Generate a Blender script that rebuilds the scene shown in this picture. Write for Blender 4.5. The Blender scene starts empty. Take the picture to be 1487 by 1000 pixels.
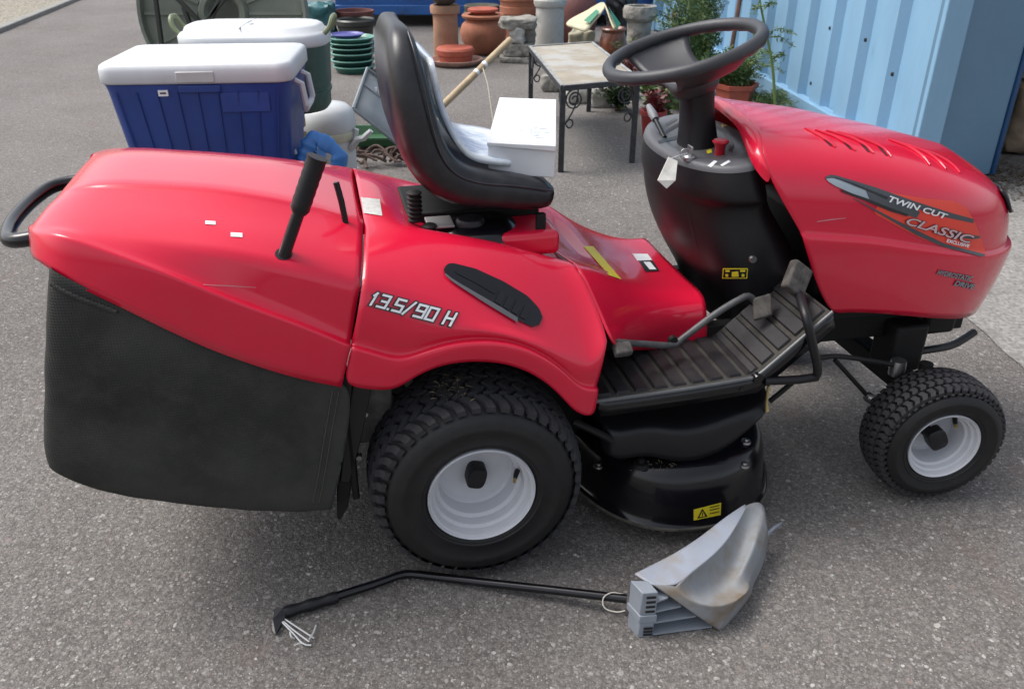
import bpy, bmesh, math, random
from mathutils import Vector, Matrix
from mathutils.bvhtree import BVHTree

random.seed(7)
SC = bpy.context.scene
COL = SC.collection
R = math.radians

# ------------------------------------------------------------------ camera
CAM_H, CAM_PITCH, CAM_F = 1.314, R(28.0), 1210.0        # metres, tilt down, focal length in photo pixels (1487 wide)
cam_d = bpy.data.cameras.new('camera')
cam = bpy.data.objects.new('camera', cam_d)
COL.objects.link(cam)
cam.location = (0, 0, CAM_H)
cam.rotation_euler = (R(90) - CAM_PITCH, 0, 0)
cam_d.sensor_width = 36.0
cam_d.lens = CAM_F / 1487.0 * 36.0
cam_d.clip_start = 0.02
cam_d.clip_end = 400
cam_d.dof.use_dof = True
cam_d.dof.focus_distance = 1.75
cam_d.dof.aperture_fstop = 10.0
SC.camera = cam

# ------------------------------------------------------------------ sky, sun, exposure
SUN_EL, SUN_AZ = R(57), R(282)      # azimuth of the sun measured clockwise from +Y
world = bpy.data.worlds.new('World')
SC.world = world
world.use_nodes = True
wn = world.node_tree.nodes
wl = world.node_tree.links
sky = wn.new('ShaderNodeTexSky')
sky.sky_type = 'NISHITA'
sky.sun_disc = False
sky.sun_elevation = SUN_EL
sky.sun_rotation = SUN_AZ
sky.air_density = 1.0
sky.dust_density = 4.0
sky.ozone_density = 1.0
hs = wn.new('ShaderNodeHueSaturation')
hs.inputs['Saturation'].default_value = 0.42
wl.new(sky.outputs[0], hs.inputs['Color'])
bgn = wn['Background']
bgn.inputs['Strength'].default_value = 0.15
wl.new(hs.outputs[0], bgn.inputs['Color'])
sun_d = bpy.data.lights.new('sun', 'SUN')
sun_d.energy = 1.5
sun_d.angle = R(30)
sun_d.color = (1.0, 0.97, 0.93)
sun = bpy.data.objects.new('sun', sun_d)
COL.objects.link(sun)
sd = Vector((math.sin(SUN_AZ) * math.cos(SUN_EL), math.cos(SUN_AZ) * math.cos(SUN_EL), math.sin(SUN_EL)))
sun.rotation_euler = sd.to_track_quat('Z', 'Y').to_euler()
SC.view_settings.view_transform = 'Standard'
SC.view_settings.look = 'None'
SC.view_settings.gamma = 1.0
SC.view_settings.use_curve_mapping = False
SC.view_settings.exposure = 0.70
SC.cycles.max_bounces = 6
SC.cycles.diffuse_bounces = 3
SC.cycles.glossy_bounces = 3
SC.cycles.transmission_bounces = 2
SC.cycles.caustics_reflective = False
SC.cycles.caustics_refractive = False

# ------------------------------------------------------------------ where things stand
# the mower's own frame: origin on the ground under the middle of the rear axle, x forward, y away from the near side
MX, MY, MYAW = -0.1573, 1.8029, 0.21997
_c, _s = math.cos(MYAW), math.sin(MYAW)

def ray(px, py):
    a = (px - 743.5) / CAM_F; b = (py - 500) / CAM_F
    return Vector((a, math.cos(CAM_PITCH) - b * math.sin(CAM_PITCH), -math.sin(CAM_PITCH) - b * math.cos(CAM_PITCH)))
def toL(P):
    dx, dy = P[0] - MX, P[1] - MY
    return Vector((dx * _c + dy * _s, -dx * _s + dy * _c, P[2]))
def toW(p):
    return Vector((MX + p[0] * _c - p[1] * _s, MY + p[0] * _s + p[1] * _c, p[2]))
def rayL(px, py):
    r = ray(px, py)
    return Vector((r.x * _c + r.y * _s, -r.x * _s + r.y * _c, r.z))
CAML = toL((0, 0, CAM_H))
def PJL(p):                                 # where a point of the mower frame falls in the survey
    P = toW(p); d = P.y * math.cos(CAM_PITCH) + (CAM_H - P.z) * math.sin(CAM_PITCH); q = (CAM_H - P.z) * math.cos(CAM_PITCH) - P.y * math.sin(CAM_PITCH)
    return 743.5 + CAM_F * P.x / d, 500 + CAM_F * q / d
def G(px, py, z=0.0):                       # surveyed point at height z
    r = ray(px, py); t = (z - CAM_H) / r.z
    return Vector((r.x * t, r.y * t, z))
def WY(px, py, Y):                          # surveyed point at world distance Y
    r = ray(px, py); t = Y / r.y
    return Vector((r.x * t, Y, CAM_H + r.z * t))
def PY(px, py, y):                          # surveyed point in the mower frame at side distance y
    r = rayL(px, py); t = (y - CAML.y) / r.y
    return CAML + r * t

# ------------------------------------------------------------------ materials
MATS = {}
def mk(name, col, rough=0.5, var=0.12, vscale=8.0, bump=0.0, bscale=150.0, metal=0.0, coat=0.0, dust=0.0,
       dustcol=(0.30, 0.28, 0.25), rvar=0.1, spec=0.5, col2=None, c2scale=5.0, c2lo=0.5, c2hi=0.62, trans=0.0, stretch=None, bdist=0.002):
    m = bpy.data.materials.new(name); m.use_nodes = True
    n = m.node_tree.nodes; l = m.node_tree.links
    b = n['Principled BSDF']
    tc = n.new('ShaderNodeTexCoord')
    src = tc.outputs['Object']
    if stretch:
        mp = n.new('ShaderNodeMapping'); mp.inputs['Scale'].default_value = stretch
        l.new(src, mp.inputs['Vector']); src = mp.outputs[0]
    nz = n.new('ShaderNodeTexNoise'); nz.inputs['Scale'].default_value = vscale; nz.inputs['Detail'].default_value = 3
    l.new(src, nz.inputs['Vector'])
    mr = n.new('ShaderNodeMapRange'); mr.inputs['From Min'].default_value = 0.25; mr.inputs['From Max'].default_value = 0.75
    mr.inputs['To Min'].default_value = 1 - var; mr.inputs['To Max'].default_value = 1 + var
    l.new(nz.outputs['Fac'], mr.inputs['Value'])
    base = n.new('ShaderNodeMix'); base.data_type = 'RGBA'; base.blend_type = 'MULTIPLY'; base.inputs['Factor'].default_value = 1
    base.inputs[6].default_value = (*col, 1)
    l.new(mr.outputs[0], base.inputs[7])
    out = base.outputs[2]
    def overlay(out, c, scale, lo, hi, amount=1.0, detail=4):
        t = n.new('ShaderNodeTexNoise'); t.inputs['Scale'].default_value = scale; t.inputs['Detail'].default_value = detail
        t.inputs['Roughness'].default_value = 0.65
        l.new(src, t.inputs['Vector'])
        k = n.new('ShaderNodeMapRange'); k.inputs['From Min'].default_value = lo; k.inputs['From Max'].default_value = hi
        k.inputs['To Max'].default_value = amount
        l.new(t.outputs['Fac'], k.inputs['Value'])
        x = n.new('ShaderNodeMix'); x.data_type = 'RGBA'
        l.new(k.outputs[0], x.inputs['Factor']); l.new(out, x.inputs[6]); x.inputs[7].default_value = (*c, 1)
        return x.outputs[2]
    if col2: out = overlay(out, col2, c2scale, c2lo, c2hi)
    if dust: out = overlay(out, dustcol, 30, 0.45, 0.8, dust, 5)
    l.new(out, b.inputs['Base Color'])
    rr = n.new('ShaderNodeMapRange'); rr.inputs['To Min'].default_value = max(0.02, rough - rvar); rr.inputs['To Max'].default_value = min(1, rough + rvar)
    l.new(nz.outputs['Fac'], rr.inputs['Value']); l.new(rr.outputs[0], b.inputs['Roughness'])
    b.inputs['Metallic'].default_value = metal
    b.inputs['Coat Weight'].default_value = coat
    b.inputs['Coat Roughness'].default_value = 0.06
    b.inputs['Coat IOR'].default_value = 1.55
    b.inputs['Specular IOR Level'].default_value = spec
    if trans: b.inputs['Transmission Weight'].default_value = trans
    if bump:
        bn = n.new('ShaderNodeTexNoise'); bn.inputs['Scale'].default_value = bscale; bn.inputs['Detail'].default_value = 2
        l.new(src, bn.inputs['Vector'])
        bp = n.new('ShaderNodeBump'); bp.inputs['Strength'].default_value = bump; bp.inputs['Distance'].default_value = bdist
        l.new(bn.outputs['Fac'], bp.inputs['Height']); l.new(bp.outputs[0], b.inputs['Normal'])
    MATS[name] = m
    return m

RED = mk('red_paint', (0.63, 0.0085, 0.040), 0.24, 0.05, 3, coat=0.5, dust=0.06, rvar=0.08, dustcol=(0.50, 0.10, 0.12), spec=0.28)
BLKP = mk('black_plastic', (0.0075, 0.0075, 0.0095), 0.42, 0.25, 10, bump=0.1, bscale=700, dust=0.05, dustcol=(0.05, 0.048, 0.045), spec=0.4)
BLKG = mk('black_gloss', (0.005, 0.005, 0.007), 0.18, 0.2, 10, dust=0.07, dustcol=(0.06, 0.057, 0.052))
BLKM = mk('black_matte', (0.007, 0.007, 0.007), 0.65, 0.3, 12, dust=0.15, dustcol=(0.04, 0.037, 0.034), spec=0.3)
VINYL = mk('seat_vinyl', (0.008, 0.008, 0.011), 0.34, 0.15, 6, bump=0.12, bscale=500, dust=0.05)
RUB = mk('tyre_rubber', (0.009, 0.009, 0.010), 0.58, 0.3, 9, bump=0.2, bscale=160, dust=0.22, dustcol=(0.040, 0.036, 0.031), spec=0.4)
LUG = mk('tread_rubber', (0.027, 0.027, 0.031), 0.70, 0.4, 14, bump=0.3, bscale=220, dust=0.35, dustcol=(0.060, 0.055, 0.048), spec=0.4)
RIM = mk('rim_paint', (0.56, 0.57, 0.60), 0.32, 0.06, 8, dust=0.18, dustcol=(0.33, 0.30, 0.26))
PEDR = mk('worn_pedal_rubber', (0.055, 0.05, 0.046), 0.85, 0.5, 60, bump=0.6, bscale=90, dust=0.45, dustcol=(0.15, 0.135, 0.12))
MATR = mk('foot_mat_rubber', (0.015, 0.014, 0.016), 0.52, 0.3, 20, bump=0.3, bscale=250, dust=0.35, dustcol=(0.050, 0.045, 0.041), spec=0.4)
GROOVE = mk('dusty_groove', (0.036, 0.033, 0.028), 0.9, 0.5, 40, dust=0.4, dustcol=(0.02, 0.02, 0.02))
STEEL = mk('steel', (0.42, 0.42, 0.43), 0.38, 0.2, 30, metal=1.0, dust=0.2)
DASHG = mk('dash_grey_black', (0.030, 0.031, 0.036), 0.42, 0.12, 12, bump=0.25, bscale=900, dust=0.1, dustcol=(0.12, 0.12, 0.12))
DASHT = mk('dash_plate_grey', (0.105, 0.107, 0.114), 0.36, 0.12, 12, bump=0.25, bscale=900, dust=0.1, dustcol=(0.16, 0.16, 0.16))
WHITEP = mk('white_print', (0.78, 0.79, 0.80), 0.45, 0.04)
BLACKP = mk('black_print', (0.012, 0.012, 0.014), 0.4, 0.05)
YELP = mk('yellow_print', (0.75, 0.62, 0.03), 0.45, 0.06)
ORGP = mk('orange_print', (0.78, 0.055, 0.030), 0.40, 0.06)
GRYP = mk('grey_print', (0.060, 0.066, 0.075), 0.35, 0.08)
SILP = mk('silver_print', (0.30, 0.36, 0.40), 0.35, 0.08)
PNKP = mk('pale_print', (0.62, 0.40, 0.42), 0.4, 0.08)

# woven collector cloth
def cloth_mat():
    m = mk('collector_cloth', (0.043, 0.043, 0.041), 0.95, 0.40, 5, dust=0.45, dustcol=(0.075, 0.070, 0.058), spec=0.15)
    n = m.node_tree.nodes; l = m.node_tree.links
    tc = n.new('ShaderNodeTexCoord')
    w1 = n.new('ShaderNodeTexWave'); w1.bands_direction = 'X'; w1.inputs['Scale'].default_value = 62
    w2 = n.new('ShaderNodeTexWave'); w2.bands_direction = 'Z'; w2.inputs['Scale'].default_value = 62
    l.new(tc.outputs['Object'], w1.inputs[0]); l.new(tc.outputs['Object'], w2.inputs[0])
    ad = n.new('ShaderNodeMath'); ad.operation = 'MULTIPLY'
    l.new(w1.outputs['Fac'], ad.inputs[0]); l.new(w2.outputs['Fac'], ad.inputs[1])
    bp = n.new('ShaderNodeBump'); bp.inputs['Strength'].default_value = 0.8; bp.inputs['Distance'].default_value = 0.001
    l.new(ad.outputs[0], bp.inputs['Height']); l.new(bp.outputs[0], n['Principled BSDF'].inputs['Normal'])
    return m
CLOTH = cloth_mat()

# ------------------------------------------------------------------ mesh helpers
def link(name, me, mat=None, parent=None):
    o = bpy.data.objects.new(name, me)
    COL.objects.link(o)
    if mat is not None and me is not None and not me.materials: me.materials.append(mat)
    if parent is not None: o.parent = parent
    return o

def obj(name, verts, faces, mat, parent=None, smooth=True, sharp=40, sub=0, solid=0.0, bevel=0.0, crease=None, merge=0.0, seg=2, solid_off=-1):
    me = bpy.data.meshes.new(name)
    me.from_pydata([tuple(v) for v in verts], [], [tuple(f) for f in faces])
    bm = bmesh.new(); bm.from_mesh(me)
    if merge: bmesh.ops.remove_doubles(bm, verts=bm.verts, dist=merge)
    bmesh.ops.recalc_face_normals(bm, faces=bm.faces)
    bm.to_mesh(me); bm.free()
    for p in me.polygons: p.use_smooth = smooth
    if smooth and not sub: me.set_sharp_from_angle(angle=R(sharp))
    o = link(name, me, mat, parent)
    if bevel:
        md = o.modifiers.new('bevel', 'BEVEL'); md.width = bevel; md.segments = seg; md.limit_method = 'ANGLE'; md.angle_limit = R(35)
        md.harden_normals = False
    if sub:
        md = o.modifiers.new('sub', 'SUBSURF'); md.levels = sub; md.render_levels = sub
    if solid:
        md = o.modifiers.new('solid', 'SOLIDIFY'); md.thickness = solid; md.offset = solid_off
    return o

def grid_faces(nr, nc, cu=False, cv=False):
    f = []
    for i in range(nr - (0 if cu else 1)):
        for j in range(nc - (0 if cv else 1)):
            a = i * nc + j; b = i * nc + (j + 1) % nc
            c = ((i + 1) % nr) * nc + (j + 1) % nc; d = ((i + 1) % nr) * nc + j
            f.append((a, b, c, d))
    return f

def crv(pts, n):                            # Catmull-Rom through pts, n samples
    pts = [Vector(p) for p in pts]
    if len(pts) == 2: return [pts[0].lerp(pts[1], i / (n - 1)) for i in range(n)]
    P = [2 * pts[0] - pts[1]] + pts + [2 * pts[-1] - pts[-2]]
    d = [0]
    for a, b in zip(pts, pts[1:]): d.append(d[-1] + (b - a).length)
    out = []
    for i in range(n):
        s = d[-1] * i / (n - 1)
        k = 0
        while k < len(pts) - 2 and s > d[k + 1]: k += 1
        t = (s - d[k]) / max(1e-9, d[k + 1] - d[k])
        p0, p1, p2, p3 = P[k], P[k + 1], P[k + 2], P[k + 3]
        out.append(0.5 * ((2 * p1) + (p2 - p0) * t + (2 * p0 - 5 * p1 + 4 * p2 - p3) * t * t + (3 * p1 - p0 - 3 * p2 + p3) * t ** 3))
    return out

def tube_geo(path, rad, n=10, caps=True, flat=1.0):
    path = [Vector(p) for p in path]
    V, Fc = [], []
    up = None
    for i, p in enumerate(path):
        t = (path[min(i + 1, len(path) - 1)] - path[max(i - 1, 0)]).normalized()
        if up is None:
            up = Vector((0, 0, 1)) if abs(t.z) < 0.9 else Vector((1, 0, 0))
        up = (up - t * up.dot(t)).normalized()
        sdv = t.cross(up)
        r = rad[i] if isinstance(rad, (list, tuple)) else rad
        for k in range(n):
            a = 2 * math.pi * k / n
            V.append(p + up * (r * math.cos(a) * flat) + sdv * (r * math.sin(a)))
    Fc = grid_faces(len(path), n, False, True)
    if caps:
        Fc.append(tuple(range(n))[::-1]); Fc.append(tuple((len(path) - 1) * n + k for k in range(n)))
    return V, Fc

def tube(name, path, rad, mat, parent=None, n=10, smoothn=0, **k):
    if smoothn: path = crv(path, smoothn)
    V, Fc = tube_geo(path, rad, n)
    return obj(name, V, Fc, mat, parent, **k)

def lathe_geo(prof, n=32, axis='z', c=(0, 0, 0), close=False):
    V = []
    for r, h in prof:
        for k in range(n):
            a = 2 * math.pi * k / n
            if axis == 'z': V.append(Vector((c[0] + r * math.cos(a), c[1] + r * math.sin(a), c[2] + h)))
            else: V.append(Vector((c[0] + r * math.cos(a), c[1] + h, c[2] + r * math.sin(a))))
    Fc = grid_faces(len(prof), n, close, True)
    if not close:
        if prof[0][0] > 1e-6: Fc.append(tuple(range(n)))
        if prof[-1][0] > 1e-6: Fc.append(tuple((len(prof) - 1) * n + k for k in range(n)))
    return V, Fc

def lathe(name, prof, mat, parent=None, n=32, axis='z', c=(0, 0, 0), close=False, caps=True, **k):
    V, Fc = lathe_geo(prof, n, axis, c, close)
    if not caps: Fc = [f for f in Fc if len(f) == 4]
    k.setdefault('merge', 1e-5)
    return obj(name, V, Fc, mat, parent, **k)

def box_geo(x0, x1, y0, y1, z0, z1):
    V = [Vector(p) for p in ((x0, y0, z0), (x1, y0, z0), (x1, y1, z0), (x0, y1, z0), (x0, y0, z1), (x1, y0, z1), (x1, y1, z1), (x0, y1, z1))]
    return V, [(0, 3, 2, 1), (4, 5, 6, 7), (0, 1, 5, 4), (1, 2, 6, 5), (2, 3, 7, 6), (3, 0, 4, 7)]

def box(name, x0, x1, y0, y1, z0, z1, mat, parent=None, bevel=0.0, xf=None, seg=2, **k):
    V, Fc = box_geo(x0, x1, y0, y1, z0, z1)
    if xf: V = [xf @ v for v in V]
    return obj(name, V, Fc, mat, parent, bevel=bevel, seg=seg, **k)

def join(parts):
    V, Fc = [], []
    for v, f in parts:
        o = len(V); V += list(v); Fc += [tuple(i + o for i in q) for q in f]
    return V, Fc

def bar_geo(a, b, w, h):                    # rectangular bar from a to b
    a, b = Vector(a), Vector(b); t = (b - a).normalized()
    up = Vector((0, 0, 1)) if abs(t.z) < 0.95 else Vector((1, 0, 0))
    s = t.cross(up).normalized(); u = s.cross(t)
    V = [p + s * (sx * w / 2) + u * (sz * h / 2) for p in (a, b) for sx, sz in ((-1, -1), (1, -1), (1, 1), (-1, 1))]
    return V, [(0, 1, 2, 3), (7, 6, 5, 4), (0, 4, 5, 1), (1, 5, 6, 2), (2, 6, 7, 3), (3, 7, 4, 0)]

def empty(name, loc=(0, 0, 0), rz=0.0, parent=None):
    o = bpy.data.objects.new(name, None); COL.objects.link(o)
    o.location = loc; o.rotation_euler = (0, 0, rz); o.empty_display_size = 0.1
    if parent: o.parent = parent
    return o

def tag(o, label=None, cat=None, group=None, kind=None):
    if label: o['label'] = label
    if cat: o['category'] = cat
    if group: o['group'] = group
    if kind: o['kind'] = kind
    return o

def bvh(o):
    bpy.context.view_layer.update()
    return BVHTree.FromObject(o, bpy.context.evaluated_depsgraph_get())

def lay_on(tree, px, py, off):              # where a printed mark seen at (px, py) lies on a panel of the mower
    d = rayL(px, py).normalized()
    h, nrm, i, dist = tree.ray_cast(CAML, d)
    if h is None: return None
    if nrm.dot(d) > 0: nrm = -nrm
    return h + nrm * off

def sticker(name, quad, tree, mat, parent, off=0.0012, nx=8, ny=4, poly=None):
    V, Fc = [], []
    for j in range(ny + 1):
        for i in range(nx + 1):
            u, v = i / nx, j / ny
            p = [(quad[0][k] * (1 - u) + quad[1][k] * u) * (1 - v) + (quad[3][k] * (1 - u) + quad[2][k] * u) * v for k in (0, 1)]
            V.append(lay_on(tree, p[0], p[1], off))
    for f in grid_faces(ny + 1, nx + 1):
        if all(V[i] is not None for i in f): Fc.append(f)
    V = [v if v is not None else Vector((0, 0, 0)) for v in V]
    used = sorted({i for f in Fc for i in f}); mp = {a: b for b, a in enumerate(used)}
    return obj(name, [V[i] for i in used], [tuple(mp[i] for i in f) for f in Fc], mat, parent)

def band(name, top, bot, tree, mat, parent, off=0.0012, n=24, m=3):   # printed band between two outlines
    def samp(pts, t):
        d = [0]
        for a, b in zip(pts, pts[1:]): d.append(d[-1] + math.dist(a, b))
        s = t * d[-1]; k = 0
        while k < len(pts) - 2 and s > d[k + 1]: k += 1
        q = (s - d[k]) / max(1e-9, d[k + 1] - d[k])
        return [pts[k][i] * (1 - q) + pts[k + 1][i] * q for i in (0, 1)]
    V = []
    for j in range(m + 1):
        for i in range(n + 1):
            a, b = samp(top, i / n), samp(bot, i / n)
            v = j / m
            V.append(lay_on(tree, a[0] * (1 - v) + b[0] * v, a[1] * (1 - v) + b[1] * v, off))
    Fc = [f for f in grid_faces(m + 1, n + 1) if all(V[i] is not None for i in f)]
    used = sorted({i for f in Fc for i in f}); mp = {a: b for b, a in enumerate(used)}
    return obj(name, [V[i] for i in used], [tuple(mp[i] for i in f) for f in Fc], mat, parent)

def text_mesh(s, shear=0.0, bold=0.0, space=1.0):
    cu = bpy.data.curves.new('t', 'FONT'); cu.body = s; cu.shear = shear; cu.offset = bold; cu.space_character = space
    cu.resolution_u = 3
    o = bpy.data.objects.new('t', cu); COL.objects.link(o)
    dg = bpy.context.evaluated_depsgraph_get(); dg.update()
    me = bpy.data.meshes.new_from_object(o.evaluated_get(dg))
    V = [v.co.copy() for v in me.vertices]; Fc = [tuple(p.vertices) for p in me.polygons]
    bpy.data.objects.remove(o); bpy.data.meshes.remove(me); bpy.data.curves.remove(cu)
    return V, Fc

SQ = {'1': [((.1, .8), (.4, 1), (.4, 0))], '3': [((0, 1), (1, 1), (1, 0), (0, 0)), ((.25, .5), (1, .5))], '.': [((0, .0), (.12, .0))], '5': [((1, 1), (0, 1), (0, .52), (1, .52), (1, 0), (0, 0))],
      '/': [((0, -.05), (.8, 1.05))], '9': [((1, .5), (0, .5), (0, 1), (1, 1), (1, 0), (0, 0))], '0': [((0, 0), (0, 1), (1, 1), (1, 0), (0, 0))], 'H': [((0, 0), (0, 1)), ((1, 0), (1, 1)), ((0, .5), (1, .5))], ' ': []}
SQW = {'1': .42, '3': .62, '.': .12, '5': .62, '/': .62, '9': .66, '0': .66, 'H': .62, ' ': .30}
def square_lettering(name, text, quad, tree, mat, parent, off, stroke, shear=0.22):
    x = 0; segs = []
    for ch in text:
        w = SQW[ch]
        for st in SQ[ch]:
            for a, b in zip(st, st[1:]): segs.append(((x + a[0] * w, a[1]), (x + b[0] * w, b[1])))
        x += w + .26
    tot = x - .26
    V, Fc = [], []
    for a, b in segs:
        dx, dy = b[0] - a[0], b[1] - a[1]; L = math.hypot(dx, dy); dx /= L; dy /= L
        h = stroke / 2
        for px_, py_ in ((a[0] - dx * h - dy * h, a[1] - dy * h + dx * h), (b[0] + dx * h - dy * h, b[1] + dy * h + dx * h), (b[0] + dx * h + dy * h, b[1] + dy * h - dx * h), (a[0] - dx * h + dy * h, a[1] - dy * h - dx * h)):
            u = (px_ + shear * py_) / (tot + shear); t = 1 - py_
            p = [(quad[0][k] * (1 - u) + quad[1][k] * u) * (1 - t) + (quad[3][k] * (1 - u) + quad[2][k] * u) * t for k in (0, 1)]
            V.append(lay_on(tree, p[0], p[1], off + 0.00002 * len(Fc)))
        n = len(V); Fc.append((n - 4, n - 3, n - 2, n - 1))
    return obj(name, V, Fc, mat, parent, smooth=False)

def lettering(name, s, quad, tree, mat, parent, off=0.002, shear=0.25, bold=0.02, outline=0.0, omat=None, space=1.0, xf=None):
    # quad: corners TL, TR, BR, BL of the word as it stands on the panel
    V0, F0 = text_mesh(s, shear, bold, space)
    x0 = min(v.x for v in V0); x1 = max(v.x for v in V0); y0 = min(v.y for v in V0); y1 = max(v.y for v in V0)
    res = None
    layers = [(V0, F0, mat, off, name)]
    if outline:
        V1, F1 = text_mesh(s, shear, bold + outline, space)
        layers.append((V1, F1, omat, off - 0.0007, name + '_outline'))
    for V, Fc, m, of, nm in layers:
        W = []
        ok = True
        for v in V:
            u = (v.x - x0) / (x1 - x0); t = 1 - (v.y - y0) / (y1 - y0)
            p = [(quad[0][k] * (1 - u) + quad[1][k] * u) * (1 - t) + (quad[3][k] * (1 - u) + quad[2][k] * u) * t for k in (0, 1)]
            W.append(lay_on(tree, p[0], p[1], of))
        Fk = [f for f in Fc if all(W[i] is not None for i in f)]
        W = [w if w is not None else Vector((0, 0, 0)) for w in W]
        used = sorted({i for f in Fk for i in f}); mp = {a: b for b, a in enumerate(used)}
        o = obj(nm, [W[i] for i in used], [tuple(mp[i] for i in f) for f in Fk], m, parent, smooth=False)
        res = res or o
    return res

# ================================================================== ground
def asphalt():
    m = bpy.data.materials.new('asphalt'); m.use_nodes = True
    n = m.node_tree.nodes; l = m.node_tree.links; b = n['Principled BSDF']
    tc = n.new('ShaderNodeTexCoord'); co = tc.outputs['Object']
    def noise(s, d=6, r=0.6):
        t = n.new('ShaderNodeTexNoise'); t.inputs['Scale'].default_value = s; t.inputs['Detail'].default_value = d; t.inputs['Roughness'].default_value = r
        l.new(co, t.inputs['Vector']); return t
    def vor(s, f='F1'):
        t = n.new('ShaderNodeTexVoronoi'); t.feature = f; t.inputs['Scale'].default_value = s
        # wobble the cells so that the chips are not round
        w = n.new('ShaderNodeTexNoise'); w.inputs['Scale'].default_value = s * 1.3; w.inputs['Detail'].default_value = 2
        l.new(co, w.inputs['Vector'])
        ma = n.new('ShaderNodeVectorMath'); ma.operation = 'MULTIPLY_ADD'
        ma.inputs[1].default_value = (0.9 / s,) * 3
        l.new(w.outputs['Color'], ma.inputs[0]); l.new(co, ma.inputs[2])
        l.new(ma.outputs[0], t.inputs['Vector']); return t
    def rng(src, a, c, lo=0.0, hi=1.0):
        k = n.new('ShaderNodeMapRange'); k.inputs['From Min'].default_value = a; k.inputs['From Max'].default_value = c
        k.inputs['To Min'].default_value = lo; k.inputs['To Max'].default_value = hi
        l.new(src, k.inputs['Value']); return k.outputs[0]
    def mix(f, a, c, mode='MIX'):
        x = n.new('ShaderNodeMix'); x.data_type = 'RGBA'; x.blend_type = mode
        for sock, v in ((x.inputs['Factor'], f), (x.inputs[6], a), (x.inputs[7], c)):
            if hasattr(v, 'links'): l.new(v, sock)
            elif isinstance(v, tuple): sock.default_value = (*v, 1)
            else: sock.default_value = v
        return x.outputs[2]
    def mul(a, c):
        x = n.new('ShaderNodeMath'); x.operation = 'MULTIPLY'
        l.new(a, x.inputs[0])
        if hasattr(c, 'links'): l.new(c, x.inputs[1])
        else: x.inputs[1].default_value = c
        return x.outputs[0]
    big = noise(0.55, 3); mid = noise(5, 4); fine = noise(300, 3, 0.75)
    col = mix(rng(big.outputs['Fac'], 0.40, 0.60), (0.152, 0.138, 0.127), (0.204, 0.188, 0.176))
    col = mix(rng(mid.outputs['Fac'], 0.4, 0.7, 0, 0.5), col, (0.215, 0.203, 0.192))
    col = mix(rng(fine.outputs['Fac'], 0.42, 0.72, 0, 0.7), col, (0.090, 0.084, 0.080))
    heights = []
    def scale_by(col, fac):
        x = n.new('ShaderNodeMix'); x.data_type = 'RGBA'; x.blend_type = 'MULTIPLY'; x.inputs['Factor'].default_value = 1
        l.new(col, x.inputs[6]); l.new(fac, x.inputs[7]); return x.outputs[2]
    # every stone its own grey, the binder between them darker
    for s, lo, hi, gap in ((105, 0.84, 1.20, 0.86), (230, 0.80, 1.22, 0.84)):
        v = vor(s)
        sep = n.new('ShaderNodeSeparateColor'); l.new(v.outputs['Color'], sep.inputs[0])
        col = scale_by(col, rng(sep.outputs[0], 0, 1, lo, hi))
        col = scale_by(col, rng(v.outputs['Distance'], 0.40, 0.62, 1.0, gap))
        heights.append(rng(v.outputs['Distance'], 0.30, 0.65, 0.35 if s < 150 else 0.25, 0.0))
    # some paler stones among them, a few almost white
    for s, keep, hi in ((100, 0.74, 0.60), (185, 0.72, 0.65), (60, 0.95, 0.75)):
        v = vor(s)
        sep = n.new('ShaderNodeSeparateColor'); l.new(v.outputs['Color'], sep.inputs[0])
        chip = mul(rng(v.outputs['Distance'], 0.44, 0.34), rng(sep.outputs[0], keep, keep + 0.01))
        ramp = n.new('ShaderNodeValToRGB')
        e = ramp.color_ramp.elements
        e[0].position = 0.0; e[0].color = (0.22, 0.21, 0.20, 1)
        e[1].position = 1.0; e[1].color = (0.48, 0.46, 0.42, 1)
        for p, c in ((0.45, (0.27, 0.263, 0.255, 1)), (0.55, (0.23, 0.175, 0.15, 1)), (0.62, (0.30, 0.29, 0.28, 1)), (0.92, (0.36, 0.35, 0.335, 1))):
            x = e.new(p); x.color = c
        l.new(sep.outputs[1], ramp.inputs[0])
        col = mix(mul(chip, hi), col, ramp.outputs[0])
    stain = noise(1.7, 4, 0.7)
    col = mix(rng(stain.outputs['Fac'], 0.56, 0.75, 0, 0.40), col, (0.115, 0.098, 0.090))
    rust = noise(3.1, 3, 0.6)
    col = mix(rng(rust.outputs['Fac'], 0.60, 0.72, 0, 0.30), col, (0.17, 0.115, 0.095))
    l.new(col, b.inputs['Base Color'])
    b.inputs['Roughness'].default_value = 0.88
    b.inputs['Specular IOR Level'].default_value = 0.3
    s1 = n.new('ShaderNodeMath'); l.new(heights[0], s1.inputs[0]); l.new(heights[1], s1.inputs[1])
    s2 = n.new('ShaderNodeMath'); l.new(s1.outputs[0], s2.inputs[0]); l.new(mul(fine.outputs['Fac'], 0.8), s2.inputs[1])
    bp = n.new('ShaderNodeBump'); bp.inputs['Strength'].default_value = 0.75; bp.inputs['Distance'].default_value = 0.0028
    l.new(s2.outputs[0], bp.inputs['Height']); l.new(bp.outputs[0], b.inputs['Normal'])
    return m
ASPH = asphalt()
CONC = mk('concrete', (0.22, 0.212, 0.20), 0.9, 0.5, 70, bump=0.9, bscale=90, bdist=0.006, dust=0.5, dustcol=(0.36, 0.35, 0.33), col2=(0.13, 0.125, 0.115), c2scale=6, c2lo=0.5, c2hi=0.75)
GRAV = mk('gravel', (0.30, 0.275, 0.22), 0.95, 0.5, 40, bump=1.0, bscale=50, bdist=0.02, col2=(0.12, 0.11, 0.085), c2scale=25)
KERB = mk('kerb_stone', (0.24, 0.235, 0.22), 0.9, 0.25, 15, bump=0.5, bscale=60)

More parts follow.
